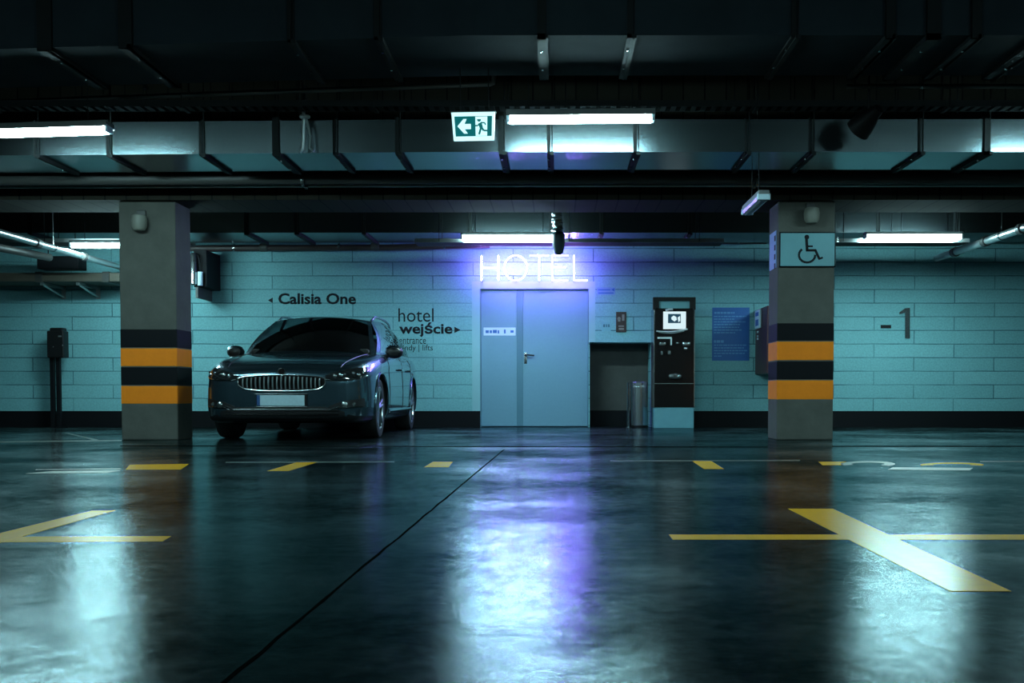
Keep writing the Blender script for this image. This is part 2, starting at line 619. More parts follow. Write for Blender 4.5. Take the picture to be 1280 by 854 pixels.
def strokes(lst):
    m = MB()
    for st in lst:
        m.tube([R3(*q) for q in st], TR, 8)
    o = m.build('letter', M['neon'], ns, True)
    for q in (lst[0][0], lst[0][len(lst[0]) // 2 if len(lst[0]) > 2 else -1]):
        a = R3(*q)
        MB().tube([(a.x, YN + .004, a.z), (a.x, YW, a.z)], .007, 6).build('standoff', M['steel'], o)


strokes([[(602, 319.5), (602, 350.5)], [(623, 319.5), (623, 350.5)], [(602, 335), (623, 335)]])
ell = [(644.6 + 14.2 * math.sin(2 * PI * k / 28), 335 - 15.6 * math.cos(2 * PI * k / 28)) for k in range(28)]
strokes([ell + [ell[0]]])
strokes([[(674, 319.5), (674, 350.5)], [(663, 319.5), (685.5, 319.5)]])
strokes([[(690.5, 319.5), (690.5, 350.5)], [(690.5, 319.5), (709.5, 319.5)], [(690.5, 334), (707.5, 334)], [(690.5, 350.5), (709.5, 350.5)]])
strokes([[(717.5, 319.5), (717.5, 350.5)], [(717.5, 350.5), (734, 350.5)]])

# ------------------------------------------------------------------ wall lettering
YT = YW - .0005
t = MB()
text_px(t, 'Calisia One', 348, 366.5, 445, 380.5, YT, .028)
o = t.build('wall_lettering', M['ink'])
tag(o, 'bold black two-word lettering with a pointer above the parked car', 'lettering')
t = MB()
t.prism([P(335, 375.5, YT), P(341, 372, YT), P(341, 379, YT)], (0, -.002, 0))
a = t.build('pointer_arrow', M['ink'], o)
ht = thing('wall_lettering', 'black hotel entrance lettering on the wall between car and door', 'lettering', P(535, 412, YT))
for body, x0, y0, x1, y1, bold in (('hotel', 498, 385.5, 542, 402.5, 0), ('wejście', 499, 403, 565.5, 421.5, .028), ('entrance', 499, 422.5, 532.5, 430, 0), ('windy | lifts', 496.5, 431, 541, 440.5, 0)):
    t = MB()
    text_px(t, body, x0, y0, x1, y1, YT, bold)
    t.build('text_line', M['ink'], ht)
t = MB()
t.prism([P(575.5, 412.5, YT), P(568, 408.5, YT), P(568, 416.5, YT)], (0, -.002, 0))
t.build('pointer_arrow', M['ink'], ht)

lv = thing('level_number', 'dark minus one level number fixed to the block wall', 'lettering', P(1119, 405, YW))
t = MB()
boxpx(t, 1101, 406.3, 1114, 410.5, YW - .012, YW)
t.build('minus_bar', M['black'], lv)
t = MB()
t.prism([P(*q, YW) for q in ((1137, 385), (1137, 423), (1131, 423), (1131, 391), (1124, 393), (1124, 390.5), (1131, 385.5))], (0, -.02, 0))
t.build('numeral', mat('brushed_numeral', (.22, .26, .27), .25, .9), lv)

# small notices to the door's side
sn = thing('wall_notice', 'tiny blue two-line notice with an arrow beside the neon sign', 'sign', P(757, 364, YW))
t = MB()
boxpx(t, 746.5, 359.5, 769, 368.5, YW - .003, YW)
t.build('notice_sheet', mat('notice_pale', (.16, .33, .55), .6), sn)
t = MB()
boxpx(t, 747.5, 361.8, 763, 363, YW - .004, YW - .0031)
boxpx(t, 748, 365.8, 767, 367, YW - .004, YW - .0031)
t.prism([P(764, 362.2, YW - .0031), P(768, 360.3, YW - .0031), P(768, 364.3, YW - .0031)], (0, -.001, 0))
t.build('notice_print', M['poster'], sn)
sn = thing('wall_notice', 'small pale square notice over the dark recess', 'sign', P(757, 408, YW))
t = MB()
boxpx(t, 752, 402.5, 763.5, 414, YW - .003, YW)
t.build('notice_sheet', mat('notice_teal', (.17, .42, .48), .6), sn)
t = MB()
for q0, q1 in ((754, 756.5), (757.5, 759), (760, 762)):
    boxpx(t, q0, 405.5, q1, 409, YW - .004, YW - .0031)
t.build('notice_print', mat('notice_ink', (.05, .16, .2), .6), sn)
sn = thing('wall_plaque', 'narrow dark brown pictogram plaque over the recess', 'sign', P(776, 402, YW))
t = MB()
boxpx(t, 770, 390, 783, 415.5, YW - .012, YW, .003)
t.build('plaque_board', M['plaque'], sn)
t = MB()
c = P(773.8, 398.5, YW - .012)
t.lathe([(.026, 0), (.026, -.002)], c, 'y', 14)
boxpx(t, 772.3, 398, 775.5, 402, YW - .014, YW - .0121)
boxpx(t, 777.5, 393, 780.5, 401, YW - .014, YW - .0121)
boxpx(t, 773, 407, 780, 408.5, YW - .014, YW - .0121)
boxpx(t, 773.5, 410, 780, 412.5, YW - .014, YW - .0121)
t.build('pictogram', mat('plaque_print', (.22, .2, .19), .5), sn)

# blue information poster
po = thing('poster', 'blue information poster with two blocks of pale text beside the pay machine', 'poster', P(913, 418, YW))
t = MB()
boxpx(t, 890, 384.5, 937, 451, YW - .008, YW, .002)
t.build('poster_board', M['poster'], po)
rnd = random.Random(3)
t = MB()


def dashes(t, xa, xb, y, h, Y):
    x = xa
    while x < xb - 1.0:
        wd = rnd.uniform(1.8, 5.0)
        boxpx(t, x, y, min(x + wd, xb), y + h, Y - .001, Y)
        x += wd + .8


dashes(t, 893, 919, 390, 2.4, YW - .0081)
for k, xe in enumerate((933, 918, 932, 926, 924, 927, 919)):
    dashes(t, 892.5, xe, 395 + k * 3.4, 1.3, YW - .0081)
dashes(t, 892.5, 906, 425.5, 3, YW - .0081)
for k, xe in enumerate((934, 930, 935, 931, 903)):
    dashes(t, 892.5, xe, 431 + k * 3.4, 1.3, YW - .0081)
t.build('poster_print', M['poster_text'], po)

# ------------------------------------------------------------------ pay machine
YP = 16.20
pm = thing('pay_machine', 'tall black parking pay machine with a lit screen beside the recess', 'pay machine', P(842.5, 535, YP))
xl, xr = P(817, 450, YP).x, P(868.5, 450, YP).x
zt, zs = P(842, 371.5, YP).z, P(842, 385.5, YP).z
zp0 = P(842, 509.5, YP).z
MB().box((xl + .01, YP + .01, 0), (xr - .01, YW - .02, zp0), .004).build('plinth', M['plinth'], pm)
t = MB().box((xl + .008, YP, zp0 + .004), (xr - .008, YW - .02, zs), .006)
t.build('cabinet', M['black_gloss'], pm)
t = MB()
t.box((xl, YP - .004, zp0), (xl + .012, YW - .03, zs))
t.box((xr - .012, YP - .004, zp0), (xr, YW - .03, zs))
t.build('edge_strip', M['steel'], pm)
t = MB()
za, zb = P(842, 376, YP).z, zs
t.box((xl - .01, YP - .006, zb), (xl + .075, YP + .10, zt), .006)
t.box((xr - .075, YP - .006, zb), (xr + .01, YP + .10, zt), .006)
t.box((xl + .07, YP - .006, za), (xr - .07, YP + .10, zt), .004)
t.box((xl - .01, YP - .006, zb - .02), (xl + .03, YP + .10, zb + .02), .004)
t.box((xr - .03, YP - .006, zb - .02), (xr + .01, YP + .10, zb + .02), .004)
t.build('top_frame', M['black'], pm)
MB().box((xl + .07, YP + .03, zb - .005), (xr - .07, YP + .06, za + .005)).build('header_panel', M['teal_sheet'], pm)
t = MB()
boxpx(t, 829, 389.5, 857.5, 411.5, YP - .006, YP + .01)
sc = t.build('screen', M['screen'], pm)
t = MB()
boxpx(t, 835, 392.5, 851, 404, YP - .008, YP - .0065)
t.build('screen_picture', M['screen_dark'], sc)
t = MB()
t.prism([P(*q, YP - .0081) for q in ((839, 397), (842, 394.5), (845.5, 396.5), (846, 400), (843, 402), (839.5, 399.5))], (0, -.001, 0))
t.prism([P(*q, YP - .0081) for q in ((847, 397), (850, 395), (850.3, 401), (848, 403))], (0, -.001, 0))
t.build('screen_highlight', M['screen'], sc)
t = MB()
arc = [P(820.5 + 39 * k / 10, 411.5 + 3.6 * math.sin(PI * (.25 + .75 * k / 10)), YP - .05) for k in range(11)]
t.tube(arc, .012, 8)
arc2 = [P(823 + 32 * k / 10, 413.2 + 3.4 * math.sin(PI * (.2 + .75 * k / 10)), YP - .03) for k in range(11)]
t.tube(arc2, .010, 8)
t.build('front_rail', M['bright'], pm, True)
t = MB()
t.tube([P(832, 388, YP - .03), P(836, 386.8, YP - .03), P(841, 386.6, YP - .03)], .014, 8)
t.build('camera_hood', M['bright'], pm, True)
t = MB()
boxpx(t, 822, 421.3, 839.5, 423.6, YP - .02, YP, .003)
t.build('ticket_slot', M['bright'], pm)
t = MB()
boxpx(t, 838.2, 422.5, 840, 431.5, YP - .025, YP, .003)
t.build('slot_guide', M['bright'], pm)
for (q0, q1, r0, r1, nm) in ((824, 832, 428.2, 431.5, 'coin_slot'), (853.5, 863, 427.8, 432, 'card_reader'), (845, 848.5, 428, 429.8, 'button'), (826, 828.5, 439, 443.5, 'lock_cylinder'), (835, 838.5, 438.5, 443, 'lock_cylinder'), (855.5, 859, 434.5, 437.5, 'card_reader_lip')):
    t = MB()
    boxpx(t, q0, r0, q1, r1, YP - .022, YP, .004)
    t.build(nm, M['steel'] if nm != 'lock_cylinder' else M['tray'], pm, True)
t = MB()
c = P(843.5, 470.5, YP)
t.lathe([(.095, 0), (.095, -.015), (.085, -.05), (.05, -.065)], c, 'y', 24)
for v in t.bm.verts:
    v.co.z = c.z + (v.co.z - c.z) * .45
t.build('coin_tray', M['steel'], pm, True)
t = MB()
boxpx(t, 818.5, 479.2, 867, 480, YP - .003, YP)
t.build('panel_seam', M['tray'], pm)

# ------------------------------------------------------------------ litter bin
YBn = 16.45
c = G(796.5, 538)
bx, by = P(799, 500, YBn).x, YBn
lb = thing('litter_bin', 'polished steel cylindrical bin standing in front of the recess', 'bin', (bx, by, 0))
rb = .125
zt_ = P(799, 477.5, YBn).z
MB().lathe([(rb * .97, .03), (rb, .035), (rb, .06), (rb, .3), (rb, zt_ - .085), (rb, zt_ - .06), (rb * .98, zt_ - .055)], (bx, by, 0), 'z', 40).build('bin_body', M['steel'], lb, True)
MB().lathe([(rb * .9, 0), (rb * .9, .03)], (bx, by, 0), 'z', 32).build('bin_base', M['black'], lb, True)
MB().lathe([(rb * 1.03, zt_ - .055), (rb * 1.03, zt_ - .012), (rb * .95, zt_), (rb * .7, zt_), (rb * .66, zt_ - .03)], (bx, by, 0), 'z', 40).build('bin_rim', M['steel'], lb, True)
st = thing('barrier_post', 'slim shiny steel post close beside the litter bin', 'post', (P(785, 500, YBn).x, YBn - .06, 0))
MB().tube([(ORG[st.name].x, YBn - .06, .012), (ORG[st.name].x, YBn - .06, zt_ - .01)], .018, 14).build('post_tube', M['chrome'], st, True)
MB().lathe([(.034, 0), (.034, .008), (.02, .014)], (ORG[st.name].x, YBn - .06, 0), 'z', 20).build('post_foot', M['steel'], st, True)

# ------------------------------------------------------------------ maroon cabinet by the column with the wheelchair sign
x_c = P(944, 430, YW).x
mc = thing('vending_cabinet', 'dark maroon wall cabinet seen edge-on beside the wheelchair-sign column', 'cabinet', (x_c + .3, 16.2, P(944, 468, YW).z))
za, zb = P(944, 468, YW).z, P(944, 388, YW).z
MB().box((x_c, 15.75, za), (x_c + .62, YW, zb), .008).build('cabinet_case', M['maroon'], mc)
t = MB()
x_ = x_c - .001
yA, yB = 16.55, 16.15
t.box((x_ - .03, yB, za + .66), (x_, yA, za + .93), .01)
pn = t.build('card_terminal', M['paper'], mc)
t = MB()
t.box((x_ - .034, yB + .1, za + .84), (x_ - .0301, yA - .08, za + .895))
t.box((x_ - .034, yB + .1, za + .70), (x_ - .0301, yA - .08, za + .79))
t.build('terminal_display', M['poster'], pn)
t = MB()
for zz in (.60, .54, .50):
    t.box((x_ - .012, yB + .25, za + zz), (x_, yB + .32, za + zz + .028), .004)
t.build('button', M['paper'], mc)

# ------------------------------------------------------------------ slim black station on two posts
YE = 16.35
ev = thing('charging_station', 'black box on two thin posts standing by the wall', 'charging station', (P(73, 500, YE).x, YE, 0))
a, b_ = P(62.5, 447.5, YE), P(83, 414, YE)
t = MB().box((a.x, YE - .1, a.z), (b_.x, YE + .08, b_.z), .015)
t.box((a.x + .035, YE - .09, b_.z - .02), (b_.x - .015, YE + .06, P(72, 410, YE).z), .02)
hb = t.build('charger_head', M['black'], ev)
MB().box((b_.x - .075, YE - .106, b_.z - .09), (b_.x - .03, YE - .1, b_.z - .07)).build('indicator_lamp', M['tray'], hb)
MB().box((b_.x - .02, YE - .106, b_.z - .22), (b_.x - .008, YE - .1, b_.z - .2)).build('indicator_lamp', M['tray'], hb)
MB().box((a.x + .09, YE - .106, b_.z - .24), (a.x + .1, YE - .1, b_.z - .225)).build('indicator_lamp', M['tray'], hb)
for q0, q1 in ((63.5, 68.5), (71, 76)):
    xa, xb = P(q0, 480, YE).x, P(q1, 480, YE).x
    MB().box((xa, YE - .03, .01), (xb, YE + .03, a.z + .01), .004).build('post', M['black_paint'], ev)
MB().box((a.x - .01, YE - .09, 0), (b_.x - .04, YE + .09, .012), .003).build('foot_plate', M['black_paint'], ev)

# ------------------------------------------------------------------ beam, columns
BT = P(640, 250, 12.12).z
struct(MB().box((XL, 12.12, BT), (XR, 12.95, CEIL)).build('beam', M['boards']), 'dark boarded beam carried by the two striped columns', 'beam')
BC = P(640, 262, 15.1).z


def column(px0, px1, depth, label):
    xa, xb = P(px0, 500, YC).x, P(px1, 500, YC).x
    c_ = thing('column', label, 'column', ((xa + xb) / 2, YC + depth / 2, 0))
    MB().box((xa, YC, 0), (xb, YC + depth, BT), .012).build('column_shaft', M['concrete'], c_)
    for y0, y1, nm, m in ((411, 435, 'black_band', 'black_paint'), (435, 458.5, 'orange_band', 'orange'), (458.5, 482, 'black_band', 'black_paint'), (482, 505.5, 'orange_band', 'orange')):
        if px0 > 600:
            y0, y1 = y0 - 8, y1 - 5.5 if y1 < 500 else y1 - 5.5
            y0 = {403: 403.5, 427: 426.5, 450.5: 451, 474: 475}[y0]
            y1 = {429.5: 426.5, 453: 451, 476.5: 475, 500: 500}[y1]
        z1, z0 = P(500, y0, YC).z, P(500, y1, YC).z
        e = .0025
        MB().box((xa - e, YC - e, z0), (xb + e, YC + depth + e, z1), .012).build(nm, M[m], c_)
    return c_, xa, xb


cl, cla, clb = column(151.5, 222, .50, 'striped concrete column beside the parked car')
cr, cra, crb = column(971, 1041.5, .50, 'striped concrete column carrying the wheelchair sign')

# wheelchair sign
ws = thing('wheelchair_sign', 'pale sign with black wheelchair symbol on the column', 'sign', P(1009, 333, YC))
t = MB()
boxpx(t, 974, 290, 1045, 334, YC - .025, YC - .004, .006)
t.build('sign_border', M['black_paint'], ws)
t = MB()
boxpx(t, 975.5, 291.5, 1043.5, 332.5, YC - .028, YC - .0245, .004)
t.build('sign_face', M['teal_sheet'], ws)
YS = YC - .0285
t = MB()
t.lathe([(.026, 0), (.026, -.002)], P(1008.5, 296.5, YS), 'y', 20)


def bar(m, q0, q1, wpx, Y, th=.002):
    a, b2 = P(*q0, Y), P(*q1, Y)
    dv = (b2 - a)
    nrm = Vector((-dv.z, 0, dv.x)).normalized() * (wpx * Y / F / 2)
    m.prism([a + nrm, a - nrm, b2 - nrm, b2 + nrm], (0, -th, 0))


for q0, q1, wd in (((1008, 298), (1009, 314), 3.4), ((1009, 308), (1016, 308), 2.2), ((1007.5, 313), (1020, 313), 3), ((1019, 312.5), (1024, 323.5), 3), ((1023, 324), (1028.5, 322), 2.4)):
    bar(t, q0, q1, wd, YS)
arcp = []
for k in range(19):
    an = math.radians(-128 - k * (235 / 18))
    arcp.append((1008.8 + 10.2 * math.cos(an), 319.0 + 9.2 * math.sin(an)))
for q0, q1 in zip(arcp, arcp[1:]):
    bar(t, q0, q1, 2.8, YS, .0021)
t.build('wheelchair_symbol', M['ink'], ws)
MB().box((P(1046, 300, YC).x, YC - .02, P(1046, 303, YC).z), (P(1047.5, 300, YC).x, YC + .002, P(1046, 296.5, YC).z)).build('fixing_clip', M['chrome'], ws)
# narrow notice down the side of the column
cn = thing('side_notice', 'narrow notice with painted blue neon light on the flank of the wheelchair-sign column', 'sign', (cra, YC + .2, 1.9))
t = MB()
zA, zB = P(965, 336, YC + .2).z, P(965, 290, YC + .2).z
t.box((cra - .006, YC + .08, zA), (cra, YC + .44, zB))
t.build('notice_board', mat('notice_neon_light', (.2, .4, .6), .5), cn)  # whitish board; the neon's blue light is put into its colour
t = MB()
for k in range(4):
    z_ = zB - .05 - k * (zB - zA) / 4
    t.box((cra - .008, YC + .1, z_ - .06), (cra - .0061, YC + .17, z_))
t.build('notice_print', M['ink'], cn)

# fittings high on the two columns
for (px, py, lab) in ((177.5, 277, 'small rounded beige fitting high on the column beside the car'), (1012.5, 268, 'small rounded beige fitting above the wheelchair sign')):
    c = P(px, py, YC)
    sp = thing('column_fitting', lab, 'alarm siren', (c.x, YC, c.z), 'beige fittings on the columns')
    MB().box((c.x - .05, YC - .03, c.z - .03), (c.x + .05, YC, min(c.z + .12, BT)), .01).build('mounting_plate', M['pipe_grey'], sp)
    MB().lathe([(.05, .06), (.075, .05), (.085, 0), (.08, -.07), (.06, -.105), (.03, -.115)], (c.x, YC - .085, c.z), 'z', 24).build('fitting_body', M['beige'], sp, True)

# valve set on the flank of the column beside the car
vx = clb
vs = thing('valve_set', 'steel cylinder and thinner white tube on the flank of the column by the car', 'valve', (vx + .1, 15.6, 2.0))
yv = 15.95
a, b_ = P(240, 358, yv), P(254.5, 312, yv)
t = MB().box((a.x + .01, yv + .06, a.z), (b_.x + .02, YW, b_.z))
t.build('back_plate', M['black_paint'], vs)
q = P(241.5, 336, yv)
t = MB().tube([P(241.8, 316, yv), P(241.8, 319, yv), P(241.8, 355, yv), P(241.8, 357, yv)], [.03, .05, .05, .03], 16)
t.build('cylinder', M['steel'], vs, True)
t = MB().tube([P(250.3, 340, yv), P(250.3, 357, yv)], .036, 14)
t.build('white_tube', M['paper'], vs, True)
t = MB().tube([P(250.3, 340, yv), P(249.5, 330, yv), P(247, 318, yv)], .008, 8)
t.build('hose', M['black'], vs, True)
t = MB().box((P(243, 370, yv).x, yv + .05, P(243, 372, yv).z), (P(246, 370, yv).x, YW, P(243, 357, yv).z))
t.build('bracket', M['pipe_grey'], vs)

# ------------------------------------------------------------------ ventilation ducts


def duct(label, path, zb, zt_, width, flanges, rods=True, sheet='galv'):
    """path: list of (x, y front) along the duct; flanges: list of (px, half width m, drop)"""
    mid = path[len(path) // 2]
    d_ = thing('ventilation_duct', label, 'duct', (mid[0], mid[1] + width / 2, zb))

    def yf(x):
        for (x0, y0), (x1, y1) in zip(path, path[1:]):
            if x0 <= x <= x1:
                return y0 + (y1 - y0) * (x - x0) / (x1 - x0)
        return path[0][1] if x < path[0][0] else path[-1][1]
    m = MB()
    n_ = len(path)
    pr = [[m.bm.verts.new((x, y + dy, z)) for dy, z in ((0, zb), (width, zb), (width, zt_), (0, zt_))] for x, y in path]
    for a_, b2 in zip(pr, pr[1:]):
        for k in range(4):
            m.bm.faces.new((a_[k], a_[(k + 1) % 4], b2[(k + 1) % 4], b2[k]))
    m.bm.faces.new(pr[0][::-1])
    m.bm.faces.new(pr[-1])
    m.build('duct_casing', M[sheet], d_)
    for px, hw, drop in flanges:
        x = (px - CX) * yf(0) / F
        x = (px - CX) * yf(x) / F
        y = yf(x)
        f_ = MB()
        f_.box((x - hw, y - drop, zb - drop), (x + hw, y + .002, zt_ + drop))
        f_.box((x - hw, y + width - .002, zb - drop), (x + hw, y + width + drop, zt_ + drop))
        f_.box((x - hw, y - drop, zb - drop), (x + hw, y + width + drop, zb + .002))
        f_.box((x - hw, y - drop, zt_ - .002), (x + hw, y + width + drop, zt_ + drop))
        fl = f_.build('duct_flange', M['galv_dark'], d_)
        for fy in (.25, .7):
            bl = MB()
            bl.tube([(x, y + width * fy, zb - drop - .012), (x, y + width * fy, zb - drop + .002)], .010, 6)
            bl.build('bolt', M['steel'], fl)
    for px, _, drop in flanges:
        x = (px - CX) * yf(0) / F
        x = (px - CX) * yf(x) / F
        if rods:
            y = yf(x)
            r_ = MB()
            r_.tube([(x + .03, y - .012, zb - .035), (x + .03, y - .012, CEIL)], .006, 6)
            r_.tube([(x + .03, y + width + .012, zb - .035), (x + .03, y + width + .012, CEIL)], .006, 6)
            r_.box((x + .012, y - .03, zb - .03), (x + .048, y + width + .03, zb - .0005))
            r_.build('hanger', M['galv_dark'], d_)
    return d_


Y1 = 8.33
z1 = P(900, 44, Y1).z
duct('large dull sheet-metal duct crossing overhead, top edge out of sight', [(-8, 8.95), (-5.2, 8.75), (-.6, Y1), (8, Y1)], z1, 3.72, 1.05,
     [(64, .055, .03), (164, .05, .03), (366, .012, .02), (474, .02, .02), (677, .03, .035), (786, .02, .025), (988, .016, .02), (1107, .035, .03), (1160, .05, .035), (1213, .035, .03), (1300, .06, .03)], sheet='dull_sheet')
Y2 = 10.37
z2 = P(700, 190, Y2).z
duct('sheet-metal duct behind the bright lamps, mid-way to the wall', [(-9, 10.6), (-5.0, 10.52), (-1, Y2), (9, Y2)], z2, P(700, 149, Y2).z, .82,
     [(-60, .012, .02), (50, .010, .02), (140, .012, .02), (255, .012, .02), (348, .03, .025), (420, .010, .02), (498, .014, .02), (627, .02, .025), (686, .014, .02), (793, .016, .02), (930, .008, .015), (1010, .010, .02), (1145, .01, .02), (1228, .025, .03), (1330, .012, .02)])
Y3 = 15.2
z3 = P(640, 291, Y3).z
duct('low sheet-metal duct running along above the neon sign', [(-9, Y3), (9, Y3)], z3, 3.3, 1.0,
     [(40, .01, .02), (310, .02, .03), (372, .02, .03), (455, .015, .02), (587, .012, .02), (688, .014, .02), (750, .012, .02), (860, .012, .02), (1094, .01, .02), (1190, .012, .02)])

# ------------------------------------------------------------------ pipes


def pipe(name, label, cat, pts, r, m='pipe_grey', rods=(), couplings=(), group=None):
    pts = [Vector(p) for p in pts]
    p_ = thing(name, label, cat, pts[0], group)
    MB().tube(pts, r, 12).build('pipe_run', M[m], p_, True)
    a_, b2 = pts[0], pts[-1]
    for f_ in couplings:
        c_ = a_.lerp(b2, f_)
        dv = (b2 - a_).normalized()
        MB().tube([c_ - dv * .06, c_ - dv * .05, c_ + dv * .05, c_ + dv * .06], [r * 1.1, r * 1.35, r * 1.35, r * 1.1], 12).build('coupling', M['pipe_grey'], p_, True)
    for f_ in rods:
        c_ = a_.lerp(b2, f_)
        h_ = MB()
        h_.tube([c_ + Vector((0, 0, r)), (c_.x, c_.y, CEIL)], .005, 6)
        h_.tube([c_ - (b2 - a_).normalized() * .015, c_ + (b2 - a_).normalized() * .015], r * 1.15, 12)
        h_.build('hanger', M['steel'], p_, True)
    return p_


zq = P(612, 105, 9.72).z
xq = P(612, 105, 9.72).x
pa = Vector((P(0, 131, 10.3).x * 1.35, 10.55, zq))
pipe('sprinkler_pipe', 'thin pipe with an elbow under the large dull duct, ending above the exit sign', 'pipe', [pa, Vector((xq, 9.72, zq)), Vector((xq + .03, 9.72, zq + .01)), Vector((xq + .05, 9.72, zq + .16))], .022, 'pipe_grey', (.25, .5, .75, .95))
za = P(1100, 108, 9.8).z
pipe('sprinkler_pipe', 'thin pipe under the large dull duct, ending over the wheelchair-sign column', 'pipe', [(P(1058, 108, 9.8).x, 9.8, za), (9, 9.8, za)], .02, 'pipe_grey', (.1, .3, .6))
za = P(640, 223, 11.6).z
pipe('conduit_pipe', 'long grey pipe running the whole width in front of the beam', 'pipe', [(XL + .1, 11.6, za - .04), (-1, 11.6, za), (XR - .1, 11.6, za - .005)], .058, 'pipe_grey', (.2, .4, .6, .8))
za = P(640, 232, 11.75).z
pipe('conduit_pipe', 'thinner conduit just under the long grey pipe before the beam', 'pipe', [(XL + .1, 11.75, za - .035), (-1, 11.75, za), (XR - .1, 11.75, za)], .016, 'pipe', (.2, .4, .6, .8))
p0, p1 = P(0, 287, 12.6), P(150, 334, 16.1)
dv = (p1 - p0) / (p1.y - p0.y)
pipe('drain_pipe', 'shiny pipe running towards the wall above the black charging box', 'pipe', [Vector((p1.x, 9, p1.z)), Vector((p1.x, 16.3, p1.z))], .042, 'pipe', (.135, .4, .68), (.62, .8))
p1 = P(1180, 320, 16.1)
pipe('drain_pipe', 'grey pipe running towards the wall beside the bright lamp, over the level number', 'pipe', [Vector((p1.x, 9, p1.z)), Vector((p1.x, 16.4, p1.z))], .05, 'pipe', (.09, .4, .68), (.6, .75, .9))
za = P(480, 310.5, 16.4).z
pipe('wall_pipe', 'dark red pipe along the top of the wall above the bold lettering', 'pipe', [P(236, 310.5, 16.4), P(480, 309.5, 16.4), P(612, 306.5, 16.4)], .045, 'pipe_dark', (.15, .5, .85), (.25, .62))
pipe('wall_pipe', 'thin dark conduit along the wall top between neon sign and column', 'pipe', [P(612, 302.5, 16.45), P(958, 303, 16.45)], .025, 'pipe_dark', (.2, .6, .9))

# solid cable channels behind the two lamps by the wall
for lab, q0, q1 in (('shallow cable channel behind the lamp over the level number', 1040, 1212), ('shallow cable channel behind the lamp above the neon sign', 518, 905), ('shallow cable channel behind the lamp by the charging box', -120, 232)):
    z_ = P(900, 303, 14.74).z
    xa, xb = P(q0, 300, 14.74).x, P(q1, 300, 14.74).x
    cc = thing('cable_channel', lab, 'cable tray', ((xa + xb) / 2, 14.74, z_), 'cable channels behind the wall lamps')
    MB().box((xa, 14.74, z_), (xb, 15.14, z_ + .006)).build('channel_bed', M['galv_dark'], cc)
    for yy in (14.74, 15.14):
        MB().box((xa, yy - .004, z_), (xb, yy + .004, z_ + .05)).build('side_rail', M['pipe'], cc)
    for f_ in (.08, .5, .92):
        for yy in (14.728, 15.152):
            xx = xa + (xb - xa) * f_
            MB().tube([(xx, yy, z_ + .01), (xx, yy, CEIL)], .005, 6).build('hanger', M['galv_dark'], cc)

# cable trays: side rails, rungs
for lab, Y, py, x0, x1, m in (('perforated cable tray above the brightest hanging lamp', 10.02, 133, -9, 9, 'galv_dark'), ):
    z_ = P(640, py, Y).z
    ct = thing('cable_tray', lab, 'cable tray', (0, Y, z_))
    for yy in (Y, Y + .18):
        MB().box((x0, yy - .004, z_), (x1, yy + .004, z_ + .055)).build('side_rail', M[m], ct)
    t = MB()
    k = x0 + .05
    while k < x1:
        t.box((k, Y, z_ + .002), (k + .045, Y + .18, z_ + .008))
        k += .09
    t.build('tray_bed', M[m], ct)
    for k in range(11):
        t = MB()
        xx = x0 + .6 + k * 1.7
        for yy in (Y - .008, Y + .188):
            t.tube([(xx, yy, z_ - .01), (xx, yy, CEIL)], .005, 6)
        t.box((xx - .015, Y - .02, z_ - .014), (xx + .015, Y + .20, z_ - .0005))
        t.build('hanger', M['galv_dark'], ct)

# ------------------------------------------------------------------ fluorescent fittings


def lamp(label, x0, x1, Y, zmid, lit=True, along_y=None, roll=0.0, top=None, spread=.7, hood=.098, glow='tube'):
    L = x1 - x0
    c_ = Vector(((x0 + x1) / 2, Y, zmid))
    f_ = thing('fluorescent_lamp', label, 'lamp', c_, 'fluorescent lamps hung from the ceiling')
    h_ = L / 2
    R = Matrix.Rotation(roll, 3, 'Y') if along_y is None else Matrix.Rotation(PI / 2, 3, 'Z')

    def loc(v):
        return R @ Vector(v) + c_
    # diffuser: trough section
    prof = [(-.052, .006), (-.056, -.010), (-.048, -.038), (-.022, -.052), (.022, -.052), (.048, -.038), (.056, -.010), (.052, .006)]
    m = MB()
    rings = [[m.bm.verts.new(loc((sx * (h_ - .03), y, z))) for y, z in prof] for sx in (-1, 1)]
    for k in range(len(prof)):
        m.bm.faces.new((rings[0][k], rings[0][(k + 1) % 8], rings[1][(k + 1) % 8], rings[1][k]))
    m.bm.faces.new(rings[0][::-1])
    m.bm.faces.new(rings[1])
    m.build('diffuser', M[glow] if lit else M['lens_off'], f_)
    m = MB()
    m.box((-h_, -hood, .004), (h_, hood, .045), .006)
    m.box((-h_, -hood, -.006), (h_, -hood + .004, .01))
    m.box((-h_, hood - .004, -.006), (h_, hood, .01))
    for v in m.bm.verts:
        v.co = loc(v.co)
    m.build('lamp_housing', M['tray'], f_)
    for sx in (-1, 1):
        m = MB()
        m.box((sx * h_, -.06, -.045), (sx * (h_ - .03), .06, .014), .008)
        for v in m.bm.verts:
            v.co = loc(v.co)
        m.build('end_cap', M['paper'], f_)
        m = MB()
        a_ = loc((sx * h_ * spread, 0, .044))
        m.tube([a_, (a_.x, a_.y, top or CEIL)], .004, 6)
        m.build('suspension_wire', M['galv_dark'], f_)
    return f_


